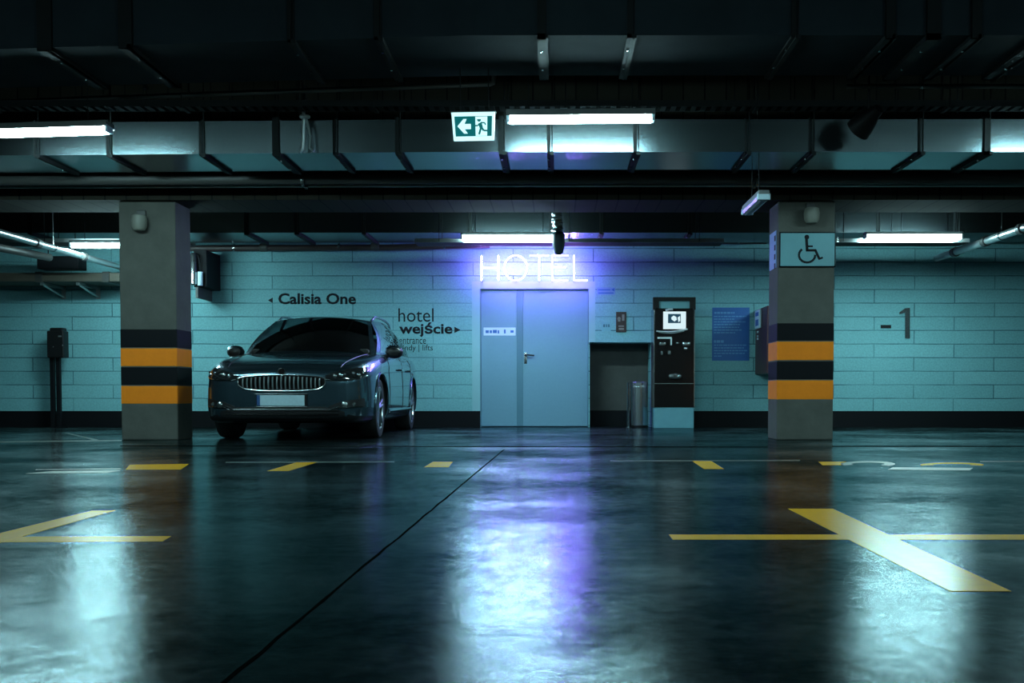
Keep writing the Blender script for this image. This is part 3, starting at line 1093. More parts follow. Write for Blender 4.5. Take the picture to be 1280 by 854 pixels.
YN1, YN2 = 9.58, 14.58
q0, q1 = P(633, 146, YN1), P(818, 146, YN1)
LN = q1.x - q0.x
lamp('bright hanging lamp beside the green exit sign', q0.x, q1.x, YN1, q0.z - .0, roll=-.008)
q1 = P(138, 158, YN1)
lamp('bright hanging lamp cut by the frame, over the black charging box', q1.x - LN, q1.x, YN1, q1.z - .03, roll=-.03, top=z1)
q0 = P(1312, 150, YN1)
lamp('bright hanging lamp just out of sight past the wheelchair-sign column', q0.x, q0.x + LN, YN1, q0.z)
q0, q1 = P(576, 295, YN2), P(697, 295, YN2)
LB = q1.x - q0.x
lamp('bright lamp low under the duct directly above the neon sign', q0.x, q1.x, YN2, q0.z, hood=.05)
q0, q1 = P(1080, 294.5, YN2), P(1203, 294.5, YN2)
lamp('bright lamp over the level number on the block wall', q0.x, q1.x, YN2, q0.z, hood=.05)
q0 = P(88, 305, YN2)
lamp('bright lamp half hidden behind the column by the car', q0.x, q0.x + LB, YN2, q0.z, hood=.05)
for xx, lab in ((-4.4, 'bright lamp overhead in front of the large dull duct, charging box side'), (.25, 'bright lamp overhead in front of the large dull duct, in line with the door'), (4.9, 'bright lamp overhead in front of the large dull duct, level number side')):
    lamp(lab, xx - LN / 2, xx + LN / 2, 4.6, 2.95, glow='tube_dim')
# tilted unlit fitting pointing to the wall
a, b_ = P(957, 243, 10.3), P(932, 264, 11.2)
xx, zz = (a.x + b_.x) / 2, (a.z + b_.z) / 2
lamp('unlit lamp pointing at the wall beside the wheelchair-sign column', xx - .45, xx + .45, 10.75, zz, lit=False, along_y=True, top=z2, spread=.4, hood=.05)

# ------------------------------------------------------------------ exit sign
YX = 9.2
ex = thing('exit_sign', 'lit green exit sign with arrow and running man hung by the lamp', 'sign', P(592, 174, YX))
tilt = .06
corners = [P(565.0, 143.0, YX), P(619.0, 142.0, YX), P(617.5, 174.0, YX + .0), P(567.0, 175.0, YX + .0)]
zlo, zhi = P(592, 174.5, YX).z, P(592, 142.5, YX).z


def exq(u, v, e=0.0):
    """u 0..1 across, v 0..1 down the tapered face"""
    a_ = corners[0].lerp(corners[1], u)
    b2 = corners[3].lerp(corners[2], u)
    p_ = a_.lerp(b2, v)
    return Vector((p_.x, YX - tilt * (1 - v) - e, p_.z))


m = MB()
fr = [exq(0, 0), exq(1, 0), exq(1, 1), exq(0, 1)]
m.prism([p_ + Vector((0, .001, 0)) for p_ in fr], (0, .05, 0))
m.build('sign_box', M['exit_white'], ex)
m = MB()
m.prism([exq(u, v, .001) for u, v in ((.06, .15), (.94, .15), (.94, .88), (.06, .88))], (0, -.002, 0))
m.build('sign_face', M['exit_green'], ex)
m = MB()
m.prism([exq(u, v, .0032) for u, v in ((.12, .51), (.27, .25), (.345, .25), (.29, .43), (.44, .43), (.44, .62), (.29, .62), (.36, .78), (.27, .78))], (0, -.002, 0))
m.prism([exq(u, v, .0032) for u, v in ((.55, .17), (.83, .17), (.83, .87), (.55, .87))], (0, -.002, 0))
m.build('arrow_and_doorway', M['exit_white'], ex)
m = MB()


def exbar(q0, q1, wd):
    a_, b2 = Vector(q0), Vector(q1)
    asp = (corners[1].x - corners[0].x) / (zhi - zlo)
    dx, dy = (b2.x - a_.x) * asp, b2.y - a_.y
    ln = math.hypot(dx, dy)
    nx, ny = -dy / ln * wd / 2 / asp, dx / ln * wd / 2
    m.prism([exq(a_.x + nx, a_.y + ny, .0055), exq(a_.x - nx, a_.y - ny, .0055), exq(b2.x - nx, b2.y - ny, .0055), exq(b2.x + nx, b2.y + ny, .0055)], (0, -.001, 0))


hc = exq(.635, .285, .0055)
m.lathe([(.016, 0), (.016, -.001)], hc, 'y', 14)
for q0, q1, wd in (((.655, .40), (.69, .58), .14), ((.65, .42), (.605, .50), .05), ((.605, .50), (.55, .50), .05), ((.67, .39), (.77, .40), .05), ((.77, .40), (.79, .48), .05), ((.685, .55), (.635, .82), .08), ((.69, .56), (.745, .68), .08), ((.745, .68), (.86, .69), .06)):
    exbar(q0, q1, wd)
m.build('running_man', M['exit_green'], ex)
m = MB()
m.prism([exq(-.02, -.04, .002), exq(1.02, -.04, .002), exq(1.02, 0, .002), exq(-.02, 0, .002)], (0, .06, 0))
m.build('sign_cap', M['tray'], ex)
for u in (.2, .85):
    m = MB()
    a_ = exq(u, -.03)
    m.tube([(a_.x, a_.y + .03, a_.z), (a_.x, a_.y + .03, z1)], .005, 6)
    m.build('hanger', M['galv_dark'], ex)

# ------------------------------------------------------------------ odds under the ceiling
c = P(1086, 148, 9.9)
hs = thing('horn_speaker', 'black horn loudspeaker hanging over the wheelchair-sign column', 'loudspeaker', (c.x, c.y, c.z))
MB().tube([c + Vector((-.07, .10, -.08)), c + Vector((-.02, .03, -.02)), c + Vector((.03, -.05, .03)), c + Vector((.06, -.1, .06))], [.115, .10, .06, .045], 20).build('horn', M['black'], hs, True)
MB().tube([c + Vector((0, 0, .02)), (c.x, c.y, CEIL)], .012, 8).build('drop_rod', M['black'], hs)

c = P(381, 146, 10.3)
sd = thing('sprinkler_drop', 'short pale drop pipe with a round plate against the middle duct', 'sprinkler', (c.x, c.y, c.z))
MB().lathe([(.045, -.012), (.05, 0), (.045, .012)], c, 'z', 18).build('round_plate', M['pipe'], sd, True)
a_, b_ = P(379.5, 150, 10.3), P(378.5, 186, 10.3)
MB().tube([(c.x - .01, c.y, CEIL), (c.x - .01, c.y, c.z), b_, b_ + Vector((-.03, 0, -.03))], .016, 10).build('drop_pipe', M['pipe'], sd, True)
a_, b_ = P(388, 170, 10.3), P(387, 185, 10.3)
MB().tube([(c.x + .01, c.y, c.z), a_, b_, b_ + Vector((.04, 0, -.03))], .010, 10).build('side_pipe', M['pipe'], sd, True)

# foil wrapped drop in front of the sign's lamp
c0, c1 = P(697, 264, 14.3), P(697, 290, 14.3)
fd = thing('foil_drop', 'crinkled foil-wrapped pipe with dark rounded end beside the lamp above the sign', 'pipe', c1)
pts, rs = [], []
for k in range(15):
    p_ = c0.lerp(c1, k / 14)
    pts.append(p_ + Vector((random.uniform(-.01, .01), 0, 0)))
    rs.append(.062 + (.014 if k % 2 else -.008) + random.uniform(-.006, .006))
MB().tube([(c0.x, c0.y, CEIL)] + pts, [.05] + rs, 14).build('foil_sleeve', M['insul'], fd, True)
a_, b_ = P(698, 290, 14.3), P(698.5, 319, 14.3)
MB().tube([a_, a_.lerp(b_, .1), a_.lerp(b_, .6), a_.lerp(b_, .9), b_], [.06, .082, .078, .055, .02], 18).build('rounded_end', mat('dark_teal_plastic', (.02, .06, .08), .4), fd, True)

# clutter under the pipe at the far corner: insulated flat duct on two wall brackets
zA, zB = P(60, 352, 15.9).z, P(60, 341, 15.9).z
fd = thing('flat_duct', 'flat brown boxed channel resting on two wall brackets by the charging box', 'duct', P(60, 352, 15.9))
MB().box((XL + .1, 15.9, zA), (P(149, 340, 15.9).x, YW - .001, zB), .01).build('channel', mat('brown_wrap', (.10, .085, .065), .7), fd)
for q in (44, 128):
    MB().box((P(q, 340, 15.88).x, 15.87, zA - .01), (P(q + 8, 340, 15.88).x, YW - .001, zB + .012)).build('clamp_band', M['pipe_grey'], fd)
for q0, q1 in ((70, 80), (113, 123)):
    a_ = P(q0, 353, 15.95)
    wb = thing('wall_bracket', 'pale bracket under the flat brown channel, %s the column' % ('away from' if q0 == 70 else 'next to'), 'bracket', (P(q1, 370, YW).x, YW, P(q1, 374, YW).z), 'brackets under the flat channel')
    x_ = P(q1, 370, YW).x
    z_ = P(q1, 374, YW).z
    t = MB()
    t.box((x_ - .03, YW - .012, z_), (x_ + .03, YW - .0005, zA - .001))
    t.build('bracket_plate', M['pipe'], wb)
    t = MB()
    t.tube([(x_, YW - .015, z_ + .03), (x_, 16.0, zA - .04)], .014, 8)
    t.tube([(x_ - .1, YW - .015, z_ + .2), (x_, 16.0, zA - .04)], .012, 8)
    t.box((x_ - .025, 15.95, zA - .045), (x_ + .025, YW - .012, zA - .001))
    t.build('bracket_arm', M['pipe'], wb)
t_ = thing('junction_box', 'dark boxed housing hanging above the flat channel', 'box', P(76, 330, 15.6))
a, b_ = P(46, 336, 15.6), P(98, 320, 15.6)
MB().box((a.x, 15.6, a.z), (b_.x, 15.88, b_.z), .012).build('box_body', M['black_paint'], t_)
for xx in (a.x + .1, b_.x - .1):
    MB().tube([(xx, 15.74, b_.z - .01), (xx, 15.74, z3)], .008, 6).build('hanger', M['galv_dark'], t_)
t_ = thing('wall_duct', 'dim slanting grey pipe at the frame edge under the shiny pipe', 'pipe', P(0, 310, 14.2))
MB().tube([P(-90, 296, 13.2), P(-10, 308, 13.8), P(62, 322, 15.0)], .05, 12).build('pipe_run', M['pipe_grey'], t_, True)
t = MB()
for p_ in (P(-10, 308, 13.8),):
    t.tube([p_, (p_.x, p_.y, CEIL)], .006, 6)
t.build('hanger', M['galv_dark'], t_)

# ------------------------------------------------------------------ floor markings


def marking(name, label, polys, m, z=.002, cat='floor marking', group=None):
    t = MB()
    for poly in polys:
        t.prism([G(px, py, z) for px, py in poly], (0, 0, -z + .0002))
    o = t.build(name, M[m])
    return tag(o, label, cat, group)


marking('floor_stripe', 'wide yellow slanting stripe crossing over a thin yellow line', [[(985, 636), (1041, 636), (1264, 739), (1188, 739)]], 'yellow', .0012)
marking('floor_line', 'thin yellow line crossed by the wide slanting stripe', [[(836, 668.3), (1420, 668.3), (1430, 674.6), (841, 674.6)]], 'yellow', .0008)
marking('floor_stripe', 'wide yellow slanting stripe meeting a thin line near the frame edge', [[(115, 638.3), (144, 638), (10, 675.5), (-150, 721), (-170, 708)]], 'yellow', .0012)
marking('floor_line', 'thin yellow line joining the slanting stripe near the frame edge', [[(-160, 671.5), (214, 670.3), (203, 676.8), (-170, 678.5)]], 'yellow', .0008)
marking('floor_stripe', 'short yellow slanting stripe in front of the parked car', [[(334, 588.7), (361, 588.7), (397, 577.8), (371, 577.8)]], 'yellow', .0012)
marking('floor_stripe', 'tiny worn yellow stripe beside the long floor joint', [[(530, 584), (561, 584), (566, 577.3), (541, 577.3)]], 'yellow', .0012)
marking('floor_stripe', 'short yellow slanting stripe in front of the wheelchair-sign column', [[(865, 576.3), (889, 576.3), (905, 586.3), (880, 586.3)]], 'yellow', .0012)
marking('floor_line', 'faint thin line running before the car', [[(282, 577.2), (493, 576.6), (493, 578.2), (282, 578.8)]], 'faded', .0008)
marking('floor_line', 'faint thin line running before the pay machine', [[(763, 575.6), (1000, 574.8), (1000, 576.4), (763, 577.2)]], 'faded', .0008)
marking('floor_line', 'faint thin line past the symbol at the frame edge', [[(1225, 576.2), (1330, 576.2), (1330, 577.8), (1225, 577.8)]], 'faded', .0008)
marking('floor_line', 'faint pale line across the bay by the charging box', [[(0, 551.5), (152, 550), (152, 551.5), (0, 553.5)]], 'faded', .0008)
marking('floor_line', 'faint pale slanting line from the charging box to the column', [[(80, 541.2), (84, 541), (124, 550), (117, 550.4)]], 'faded', .0012)
fp = thing('floor_symbol', 'worn yellow and white bay symbol beside the column by the car', 'floor marking', G(140, 586))
for polys, m in (([[(157, 587), (226, 587), (236, 580), (162, 581)]], 'yellow'), ([[(32, 592), (134, 591), (150, 588.2), (66, 588.8)]], 'white_paint'), ([[(45, 586.5), (150, 585.6), (152, 586.6), (44, 587.8)]], 'faded')):
    t = MB()
    for poly in polys:
        t.prism([G(px, py, .0012) for px, py in poly], (0, 0, -.001))
    t.build('painted_patch', M[m], fp)
fp = thing('floor_symbol', 'worn yellow and white bay symbol beyond the wheelchair-sign column', 'floor marking', G(1130, 583))


def arcband(cx, cy, rx, ry, a0, a1, wpx, wpy, n_=14):
    out = []
    for k in range(n_ + 1):
        an = math.radians(a0 + (a1 - a0) * k / n_)
        out.append((cx + rx * math.cos(an), cy + ry * math.sin(an)))
    inn = [(cx + (x - cx) * wpx, cy + (y - cy) * wpy) for x, y in out]
    return [[out[k], out[k + 1], inn[k + 1], inn[k]] for k in range(n_)]


for polys, m in (([[(1023, 577.3), (1058, 577), (1052, 581.5), (1028, 581.5)]], 'yellow'), (arcband(1085, 580, 34, 3.6, 150, 400, .62, .5), 'white_paint'), ([[(1116, 584.3), (1216, 585), (1212, 588), (1110, 587)]], 'white_paint'), (arcband(1190, 581, 40, 3, 160, 380, .6, .4), 'yellow')):
    t = MB()
    for poly in polys:
        t.prism([G(px, py, .0012) for px, py in poly], (0, 0, -.001))
    t.build('painted_patch', M[m], fp)
# expansion joint
t = MB()
a, b_ = G(272, 860, .001), G(630, 562, .001)
dv = (b_ - a)
nrm = Vector((-dv.y, dv.x, 0)).normalized()
pts = []
rj = random.Random(5)
K = 60
for k in range(K + 1):
    p_ = a.lerp(b_, (k / K)) + nrm * rj.uniform(-.002, .002)
    pts.append((p_ + nrm * .0045 * rj.uniform(.6, 1.3), p_ - nrm * .0045 * rj.uniform(.6, 1.3)))
for (l0, r0), (l1, r1) in zip(pts, pts[1:]):
    t.face((l0, r0, r1, l1))
struct(t.build('trim_2', M['joint']), 'dark joint running across the floor towards the door', 'floor joint')
t = MB()
t.prism([G(150, 557, .001), G(960, 558.5, .001), G(960, 559.3, .001), G(150, 557.8, .001)], (0, 0, -.0008))
t.prism([G(1040, 557.5, .001), G(1420, 557.5, .001), G(1420, 558.5, .001), G(1040, 558.5, .001)], (0, 0, -.0008))
struct(t.build('trim_3', M['joint']), 'dark joint across the floor along the fronts of the columns', 'floor joint')

# ------------------------------------------------------------------ the parked estate car
CXW, NOSE = -2.885, 11.86
car = thing('car', 'grey-blue estate car parked nose-out between column and double door', 'car', (CXW, NOSE + 2.35, 0))
CO = Vector((CXW, NOSE, 0))


def interp(tab, s):
    """smooth piecewise curve through (s, value) points"""
    if s <= tab[0][0]:
        return tab[0][1]
    for i in range(len(tab) - 1):
        a_, b2 = tab[i], tab[i + 1]
        if s <= b2[0]:
            h = b2[0] - a_[0]
            t_ = (s - a_[0]) / h
            m0 = (b2[1] - tab[i - 1][1]) / (b2[0] - tab[i - 1][0]) if i > 0 else (b2[1] - a_[1]) / h
            m1 = (tab[i + 2][1] - a_[1]) / (tab[i + 2][0] - a_[0]) if i + 2 < len(tab) else (b2[1] - a_[1]) / h
            if (b2[1] - a_[1]) == 0:
                m0 = m1 = 0
            return (2 * t_ ** 3 - 3 * t_ ** 2 + 1) * a_[1] + (t_ ** 3 - 2 * t_ ** 2 + t_) * h * m0 + (-2 * t_ ** 3 + 3 * t_ ** 2) * b2[1] + (t_ ** 3 - t_ ** 2) * h * m1
    return tab[-1][1]


TW = [(0, .56), (.02, .66), (.06, .735), (.12, .80), (.22, .852), (.40, .895), (.7, .92), (1.2, .93), (3.6, .93), (4.2, .905), (4.5, .86), (4.63, .80), (4.70, .70)]
TB = [(0, .29), (.03, .235), (.1, .20), (.4, .185), (3.9, .19), (4.4, .24), (4.7, .36)]
TT = [(0, .715), (.02, .745), (.06, .775), (.15, .815), (.35, .865), (.8, .935), (1.25, .985), (1.6, 1.0), (4.3, 1.0), (4.55, .99), (4.7, .93)]
TS = [(0, .675), (.02, .705), (.06, .735), (.15, .775), (.35, .825), (.8, .895), (1.25, .94), (1.8, .955), (4.3, .97), (4.55, .95), (4.7, .87)]


def section(s):
    w, zb, zt, zs = interp(TW, s), interp(TB, s), interp(TT, s), interp(TS, s)
    h = zs - zb
    k = min(1, s / .8)
    n_ = .045 * max(0, 1 - s / 1.1)
    # a crease at the shoulder and tumble-in of the sills
    return [(0, zb), (.55 * w, zb), (.88 * w, zb + .004), (.955 * w, zb + .035), (.985 * w, zb + .12 * h), (.997 * w, zb + .28 * h), (w, zb + .45 * h),
            (.994 * w, zb + .62 * h), (.985 * w, zb + .76 * h), (.988 * w, zb + .845 * h), ((.972 - n_ * .5) * w, zb + .92 * h), ((.935 - n_) * w, zs - .006), ((.90 - n_) * w, zs + .008),
            ((.84 - .02 * k) * w, zs + .25 * (zt - zs) + .008), (.74 * w, zs + .52 * (zt - zs)), (.58 * w, zs + .74 * (zt - zs)), (.35 * w, zs + .90 * (zt - zs)), (.15 * w, zs + .985 * (zt - zs)), (0, zt)]


ss = [0, .008, .02, .04, .06, .09, .12, .17, .22, .30, .40, .5, .6, .7, .8, .9, 1.0, 1.1, 1.25, 1.4, 1.6, 1.8, 2.0, 2.2, 2.4, 2.6, 2.8, 3.0, 3.2, 3.4, 3.6, 3.8, 4.0, 4.2, 4.35, 4.5, 4.58, 4.63, 4.67, 4.70]
m = MB()
rings = []
for s in ss:
    half = section(s)
    full = [Vector((x, s, z)) for x, z in half] + [Vector((-x, s, z)) for x, z in half[-2:0:-1]]
    rings.append([m.bm.verts.new(p_ + CO) for p_ in full])
nn = len(rings[0])
for a_, b2 in zip(rings, rings[1:]):
    for k in range(nn):
        m.bm.faces.new((a_[k], a_[(k + 1) % nn], b2[(k + 1) % nn], b2[k]))


def cap(ring):
    h = nn // 2
    n_half = len(section(0))
    for k in range(n_half - 1):
        a_, b2 = ring[k], ring[k + 1]
        c_, d_ = ring[(nn - k) % nn], ring[(nn - k - 1) % nn]
        vs = []
        for v in (a_, b2, d_, c_):
            if v not in vs:
                vs.append(v)
        if len(vs) >= 3:
            try:
                m.bm.faces.new(vs)
            except ValueError:
                pass


cap(rings[0])
cap(rings[-1])
bmesh.ops.recalc_face_normals(m.bm, faces=m.bm.faces[:])
shell = bpy.data.meshes.new('shell')
m.bm.to_mesh(shell)
m.bm.free()
so = bpy.data.objects.new('shell', shell)
COL.objects.link(so)
# wheel arches are cut out of the shell
WR, AXF, AXR = .338, .90, 3.70
cutters = []
for s in (AXF, AXR):
    for sx in (-1, 1):
        k = MB().lathe([(.385, -.17), (.385, .17)], CO + Vector((sx * .85, s, WR + .01)), 'x', 40)
        bmesh.ops.recalc_face_normals(k.bm, faces=k.bm.faces[:])
        me = bpy.data.meshes.new('cut')
        k.bm.to_mesh(me)
        k.bm.free()
        ob = bpy.data.objects.new('cut', me)
        COL.objects.link(ob)
        md = so.modifiers.new('b', 'BOOLEAN')
        md.object = ob
        md.operation = 'DIFFERENCE'
        md.solver = 'EXACT'
        cutters.append(ob)
dg = bpy.context.evaluated_depsgraph_get()
cutme = bpy.data.meshes.new_from_object(so.evaluated_get(dg))
for ob in cutters + [so]:
    bpy.data.objects.remove(ob)

m = MB()
m.bm.from_mesh(cutme)
m.bm.faces.ensure_lookup_table()
for f_ in m.bm.faces:
    c_ = f_.calc_center_median() - CO
    f_.material_index = 0
    if c_.z > .93 and 1.5 < c_.y < 4.4 and abs(c_.x) < .74:
        f_.material_index = 1                       # floor of the cabin opening
    if c_.z < .235 or (c_.z < .275 and c_.y < .5):
        f_.material_index = 1
    for s in (AXF, AXR):
        if abs(math.hypot(c_.y - s, c_.z - WR - .01) - .385) < .012 or (math.hypot(c_.y - s, c_.z - WR) < .38 and abs(c_.x) < .72):
            f_.material_index = 1                   # liners of the wheel arches

# cabin: windscreen frame, roof, sides, tail, with openings for the panes
AB, ATp = Vector((.775, 1.40, .955)), Vector((.592, 2.16, 1.405))


def belt(a_):
    return Vector((interp([(0, .775), (.1, .815), (.4, .845), (.8, .83), (1, .76)], a_), 1.40 + (4.56 - 1.40) * a_, .955 + .02 * a_))


def roofl(a_):
    return Vector((interp([(0, .592), (.3, .605), (.7, .595), (1, .55)], a_), 2.16 + (4.30 - 2.16) * a_, interp([(0, 1.405), (.25, 1.432), (.6, 1.425), (1, 1.36)], a_)))


def side(sx, e=0.0):
    def fn(a_, b2):
        p_ = belt(a_).lerp(roofl(a_), b2)
        p_.x += .045 * math.sin(PI * b2) + e
        return CO + Vector((p_.x * sx, p_.y, p_.z))
    return fn


WIN = [(.055, .405), (.435, .715), (.745, .925)]


def skip_side(a_, b2):
    return .10 < b2 < .87 and any(l < a_ < r for l, r in WIN)


def subdiv(brk, step):
    out = []
    for l, r in zip(brk, brk[1:]):
        k = max(1, round((r - l) / step))
        out += [l + (r - l) * i / k for i in range(k)]
    return out + [brk[-1]]


ua = subdiv([0, .055, .405, .435, .715, .745, .925, 1], .06)
vb = subdiv([0, .10, .87, 1], .13)


def screen(u, v, e=0.0):
    x = u * 2 - 1
    b_ = Vector((x * .775, 1.40 - .26 * (1 - x * x), .955 + .035 * (1 - x * x)))
    t_ = Vector((x * .592, 2.16 - .11 * (1 - x * x), 1.405 + .045 * (1 - x * x)))
    p_ = b_.lerp(t_, v)
    p_.z += .025 * math.sin(PI * v) + e
    p_.y -= e
    return CO + p_


def roof(u, v, e=0.0):
    x = u * 2 - 1
    r_ = roofl(v)
    fy = -.11 * (1 - x * x) * (1 - v) + .10 * (1 - x * x) * v
    return CO + Vector((x * r_.x, r_.y + fy, r_.z + (.045 + .018 * math.sin(PI * v)) * (1 - x * x) + e))


def tail(u, v, e=0.0):
    x = u * 2 - 1
    b_ = Vector((x * .76, 4.56 + .12 * (1 - x * x), .975))
    t_ = Vector((x * .55, 4.30 + .10 * (1 - x * x), 1.36 + .045 * (1 - x * x)))
    p_ = b_.lerp(t_, v)
    p_.y += e
    return CO + p_


for sx in (-1, 1):
    m.grid(side(sx), 0, 0, skip_side, 0, ua, vb)
su = subdiv([0, .04, .96, 1], .06)
m.grid(screen, 0, 0, lambda u, v: .04 < u < .96 and .02 < v < .95, 0, su, subdiv([0, .02, .95, 1], .12))
m.grid(roof, 20, 16)
m.grid(tail, 0, 0, lambda u, v: .07 < u < .93 and .12 < v < .88, 0, subdiv([0, .07, .93, 1], .08), subdiv([0, .12, .88, 1], .15))
bmesh.ops.remove_doubles(m.bm, verts=m.bm.verts[:], dist=.0008)
body = m.build('body', [M['car'], M['car_dark']], car, 38)

# tree for laying fittings onto the curved body
bmt = bmesh.new()
bmt.from_mesh(cutme)
bvh = BVHTree.FromBMesh(bmt)


def front(x, z, e=.004):
    h = bvh.ray_cast(CO + Vector((x, -1, z)), Vector((0, 1, 0)))
    if h[0] is None:
        return CO + Vector((x, .6, z))
    return h[0] + Vector((0, -e, 0))


def flank(sx, s, z, e=.004):
    h = bvh.ray_cast(CO + Vector((sx * 2, s, z)), Vector((-sx, 0, 0)))
    if h[0] is None:
        return CO + Vector((sx * .93, s, z))
    return h[0] + Vector((sx * e, 0, 0))


def front_patch(mb, lo, hi, x0, x1, nx=24, nz=6, e=.004, depth=.012):
    """strip between two curves z=lo(x), z=hi(x) laid on the nose, with its own edge"""
    V = [[front(x0 + (x1 - x0) * i / nx, lo(x0 + (x1 - x0) * i / nx) + (hi(x0 + (x1 - x0) * i / nx) - lo(x0 + (x1 - x0) * i / nx)) * j / nz, e) for i in range(nx + 1)] for j in range(nz + 1)]
    W = [[mb.bm.verts.new(p_) for p_ in r_] for r_ in V]
    for j in range(nz):
        for i in range(nx):
            mb.bm.faces.new((W[j][i], W[j][i + 1], W[j + 1][i + 1], W[j + 1][i]))
    rim = [W[0][i] for i in range(nx + 1)] + [W[j][nx] for j in range(1, nz + 1)] + [W[nz][i] for i in range(nx - 1, -1, -1)] + [W[j][0] for j in range(nz - 1, 0, -1)]
    bk = [mb.bm.verts.new(v.co + Vector((0, depth, 0))) for v in rim]
    for k in range(len(rim)):
        mb.bm.faces.new((rim[k], rim[(k + 1) % len(rim)], bk[(k + 1) % len(rim)], bk[k]))


def lerpc(tab):
    return lambda x: interp_lin(tab, x)


def interp_lin(tab, x):
    if x <= tab[0][0]:
        return tab[0][1]
    for (x0, v0), (x1, v1) in zip(tab, tab[1:]):
        if x <= x1:
            return v0 + (v1 - v0) * (x - x0) / (x1 - x0)
    return tab[-1][1]


# panes
def pane(name, fn, u0, u1, v0, v1, nu=14, nv=8):
    t = MB()
    t.grid(lambda u, v: fn(u0 + (u1 - u0) * u, v0 + (v1 - v0) * v), nu, nv)
    return t.build(name, M['glass'], car, True)


pane('windscreen', lambda u, v: screen(u, v, .003), .035, .965, .015, .955, 20, 10)
for sx in (-1, 1):
    for l, r in WIN:
        pane('side_window', side(sx, .003), l - .006, r + .006, .09, .88, 8, 6)
pane('rear_window', lambda u, v: tail(u, v, .003), .06, .94, .11, .89)
# inside: dashboard, seats
MB().box(CO + Vector((-.70, 1.36, .955)), CO + Vector((.70, 1.85, 1.03)), .04).build('dashboard', M['cabin'], car)
for sx in (-1, 1):
    t = MB()
    t.box(CO + Vector((sx * .37 - .24, 2.42, .9)), CO + Vector((sx * .37 + .24, 2.56, 1.17)), .05)
    o = t.build('front_seat', M['cabin'], car, True)
    MB().box(CO + Vector((sx * .37 - .13, 2.45, 1.18)), CO + Vector((sx * .37 + .13, 2.55, 1.34)), .04).build('headrest', M['cabin'], o, True)
t = MB()
t.box(CO + Vector((-.60, 3.30, .9)), CO + Vector((.60, 3.45, 1.13)), .05)
o = t.build('rear_bench', M['cabin'], car, True)
for xx in (-.4, 0, .4):
    MB().box(CO + Vector((xx - .11, 3.32, 1.12)), CO + Vector((xx + .11, 3.42, 1.24)), .03).build('headrest', M['cabin'], o, True)
t = MB()
pts = [CO + Vector((-.37 + .185 * math.cos(2 * PI * k / 24), 1.95 + .05 * math.sin(2 * PI * k / 24), 1.04 + .17 * math.sin(2 * PI * k / 24))) for k in range(25)]
t.tube([Vector((2 * CO.x - p_.x, p_.y, p_.z)) for p_ in pts], .014, 8, False)
t.build('steering_wheel', M['cabin'], car, True)
t = MB().box(CO + Vector((-.11, 2.02, 1.315)), CO + Vector((.11, 2.06, 1.375)), .015)
t.build('rear_view_mirror', M['car_dark'], car, True)

# grille with upright chrome bars
glo = lerpc([(-.46, .60), (-.40, .555), (-.2, .535), (.2, .535), (.40, .555), (.46, .60)])
ghi = lerpc([(-.46, .665), (-.40, .685), (-.2, .70), (0, .705), (.2, .70), (.40, .685), (.46, .665)])
t = MB()
front_patch(t, glo, ghi, -.455, .455, 36, 6, .006)
gr = t.build('grille', M['black_gloss'], car, True)
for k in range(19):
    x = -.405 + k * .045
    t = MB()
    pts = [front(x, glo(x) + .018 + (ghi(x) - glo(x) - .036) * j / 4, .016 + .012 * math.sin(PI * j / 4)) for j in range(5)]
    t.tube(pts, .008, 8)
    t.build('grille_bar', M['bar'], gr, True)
t = MB()
loop = [(x, ghi(x)) for x in [-.46 + .04 * k for k in range(24)]] + [(x, glo(x)) for x in [.46 - .04 * k for k in range(24)]]
t.tube([front(x, z, .012) for x, z in loop] + [front(*loop[0], .012)], .006, 8)
t.build('grille_surround', M['steel'], gr, True)
# round badge on the bonnet edge
t = MB()
bp_ = front(0, .728, .0)
bp_.z = .737
bp_.y -= .004
t.lathe([(.036, .02), (.036, -.004), (.030, -.010)], bp_, 'y', 24)
bd = t.build('badge', M['black_gloss'], car, True)
t = MB()
t.tube([bp_ + Vector((.037 * math.cos(2 * PI * k / 24), -.006, .037 * math.sin(2 * PI * k / 24))) for k in range(25)], .0045, 8, False)
t.build('badge_ring', M['chrome'], bd, True)
t = MB()
t.tube([bp_ + Vector((-.085 + .17 * k / 12, .002 + .004 * abs(k - 6), -.03 - .02 * math.sin(PI * k / 12))) for k in range(13)], .0055, 8)
t.build('bonnet_trim', M['chrome'], bd, True)

# headlamps
for sx in (-1, 1):
    hl = [(.455, .655), (.52, .635), (.70, .640), (.80, .655), (.868, .690)]
    hh = [(.455, .695), (.52, .722), (.70, .770), (.80, .790), (.868, .800)]
    f_lo, f_hi = lerpc(hl), lerpc(hh)
    t = MB()
    front_patch(t, lambda x: f_lo(abs(x)), lambda x: f_hi(abs(x)), sx * .46, sx * .868, 22, 6, .006)
    hd_ = t.build('headlamp', M['lamp_glass'], car, True)
    for x, z, r_ in ((.56, .690, .020), (.62, .700, .022), (.66, .712, .014), (.74, .725, .016), (.79, .705, .020), (.83, .735, .014)):
        c_ = front(sx * x, z, .008)
        MB().lathe([(r_, .01), (r_, -.001), (r_ * .6, -.006)], c_, 'y', 12).build('reflector', M['steel'], hd_, True)
    t = MB()
    t.tube([front(sx * (.47 + .39 * k / 12), f_lo(.47 + .39 * k / 12) + .012, .010) for k in range(13)], .0045, 6)
    t.build('light_strip', M['chrome'], hd_, True)

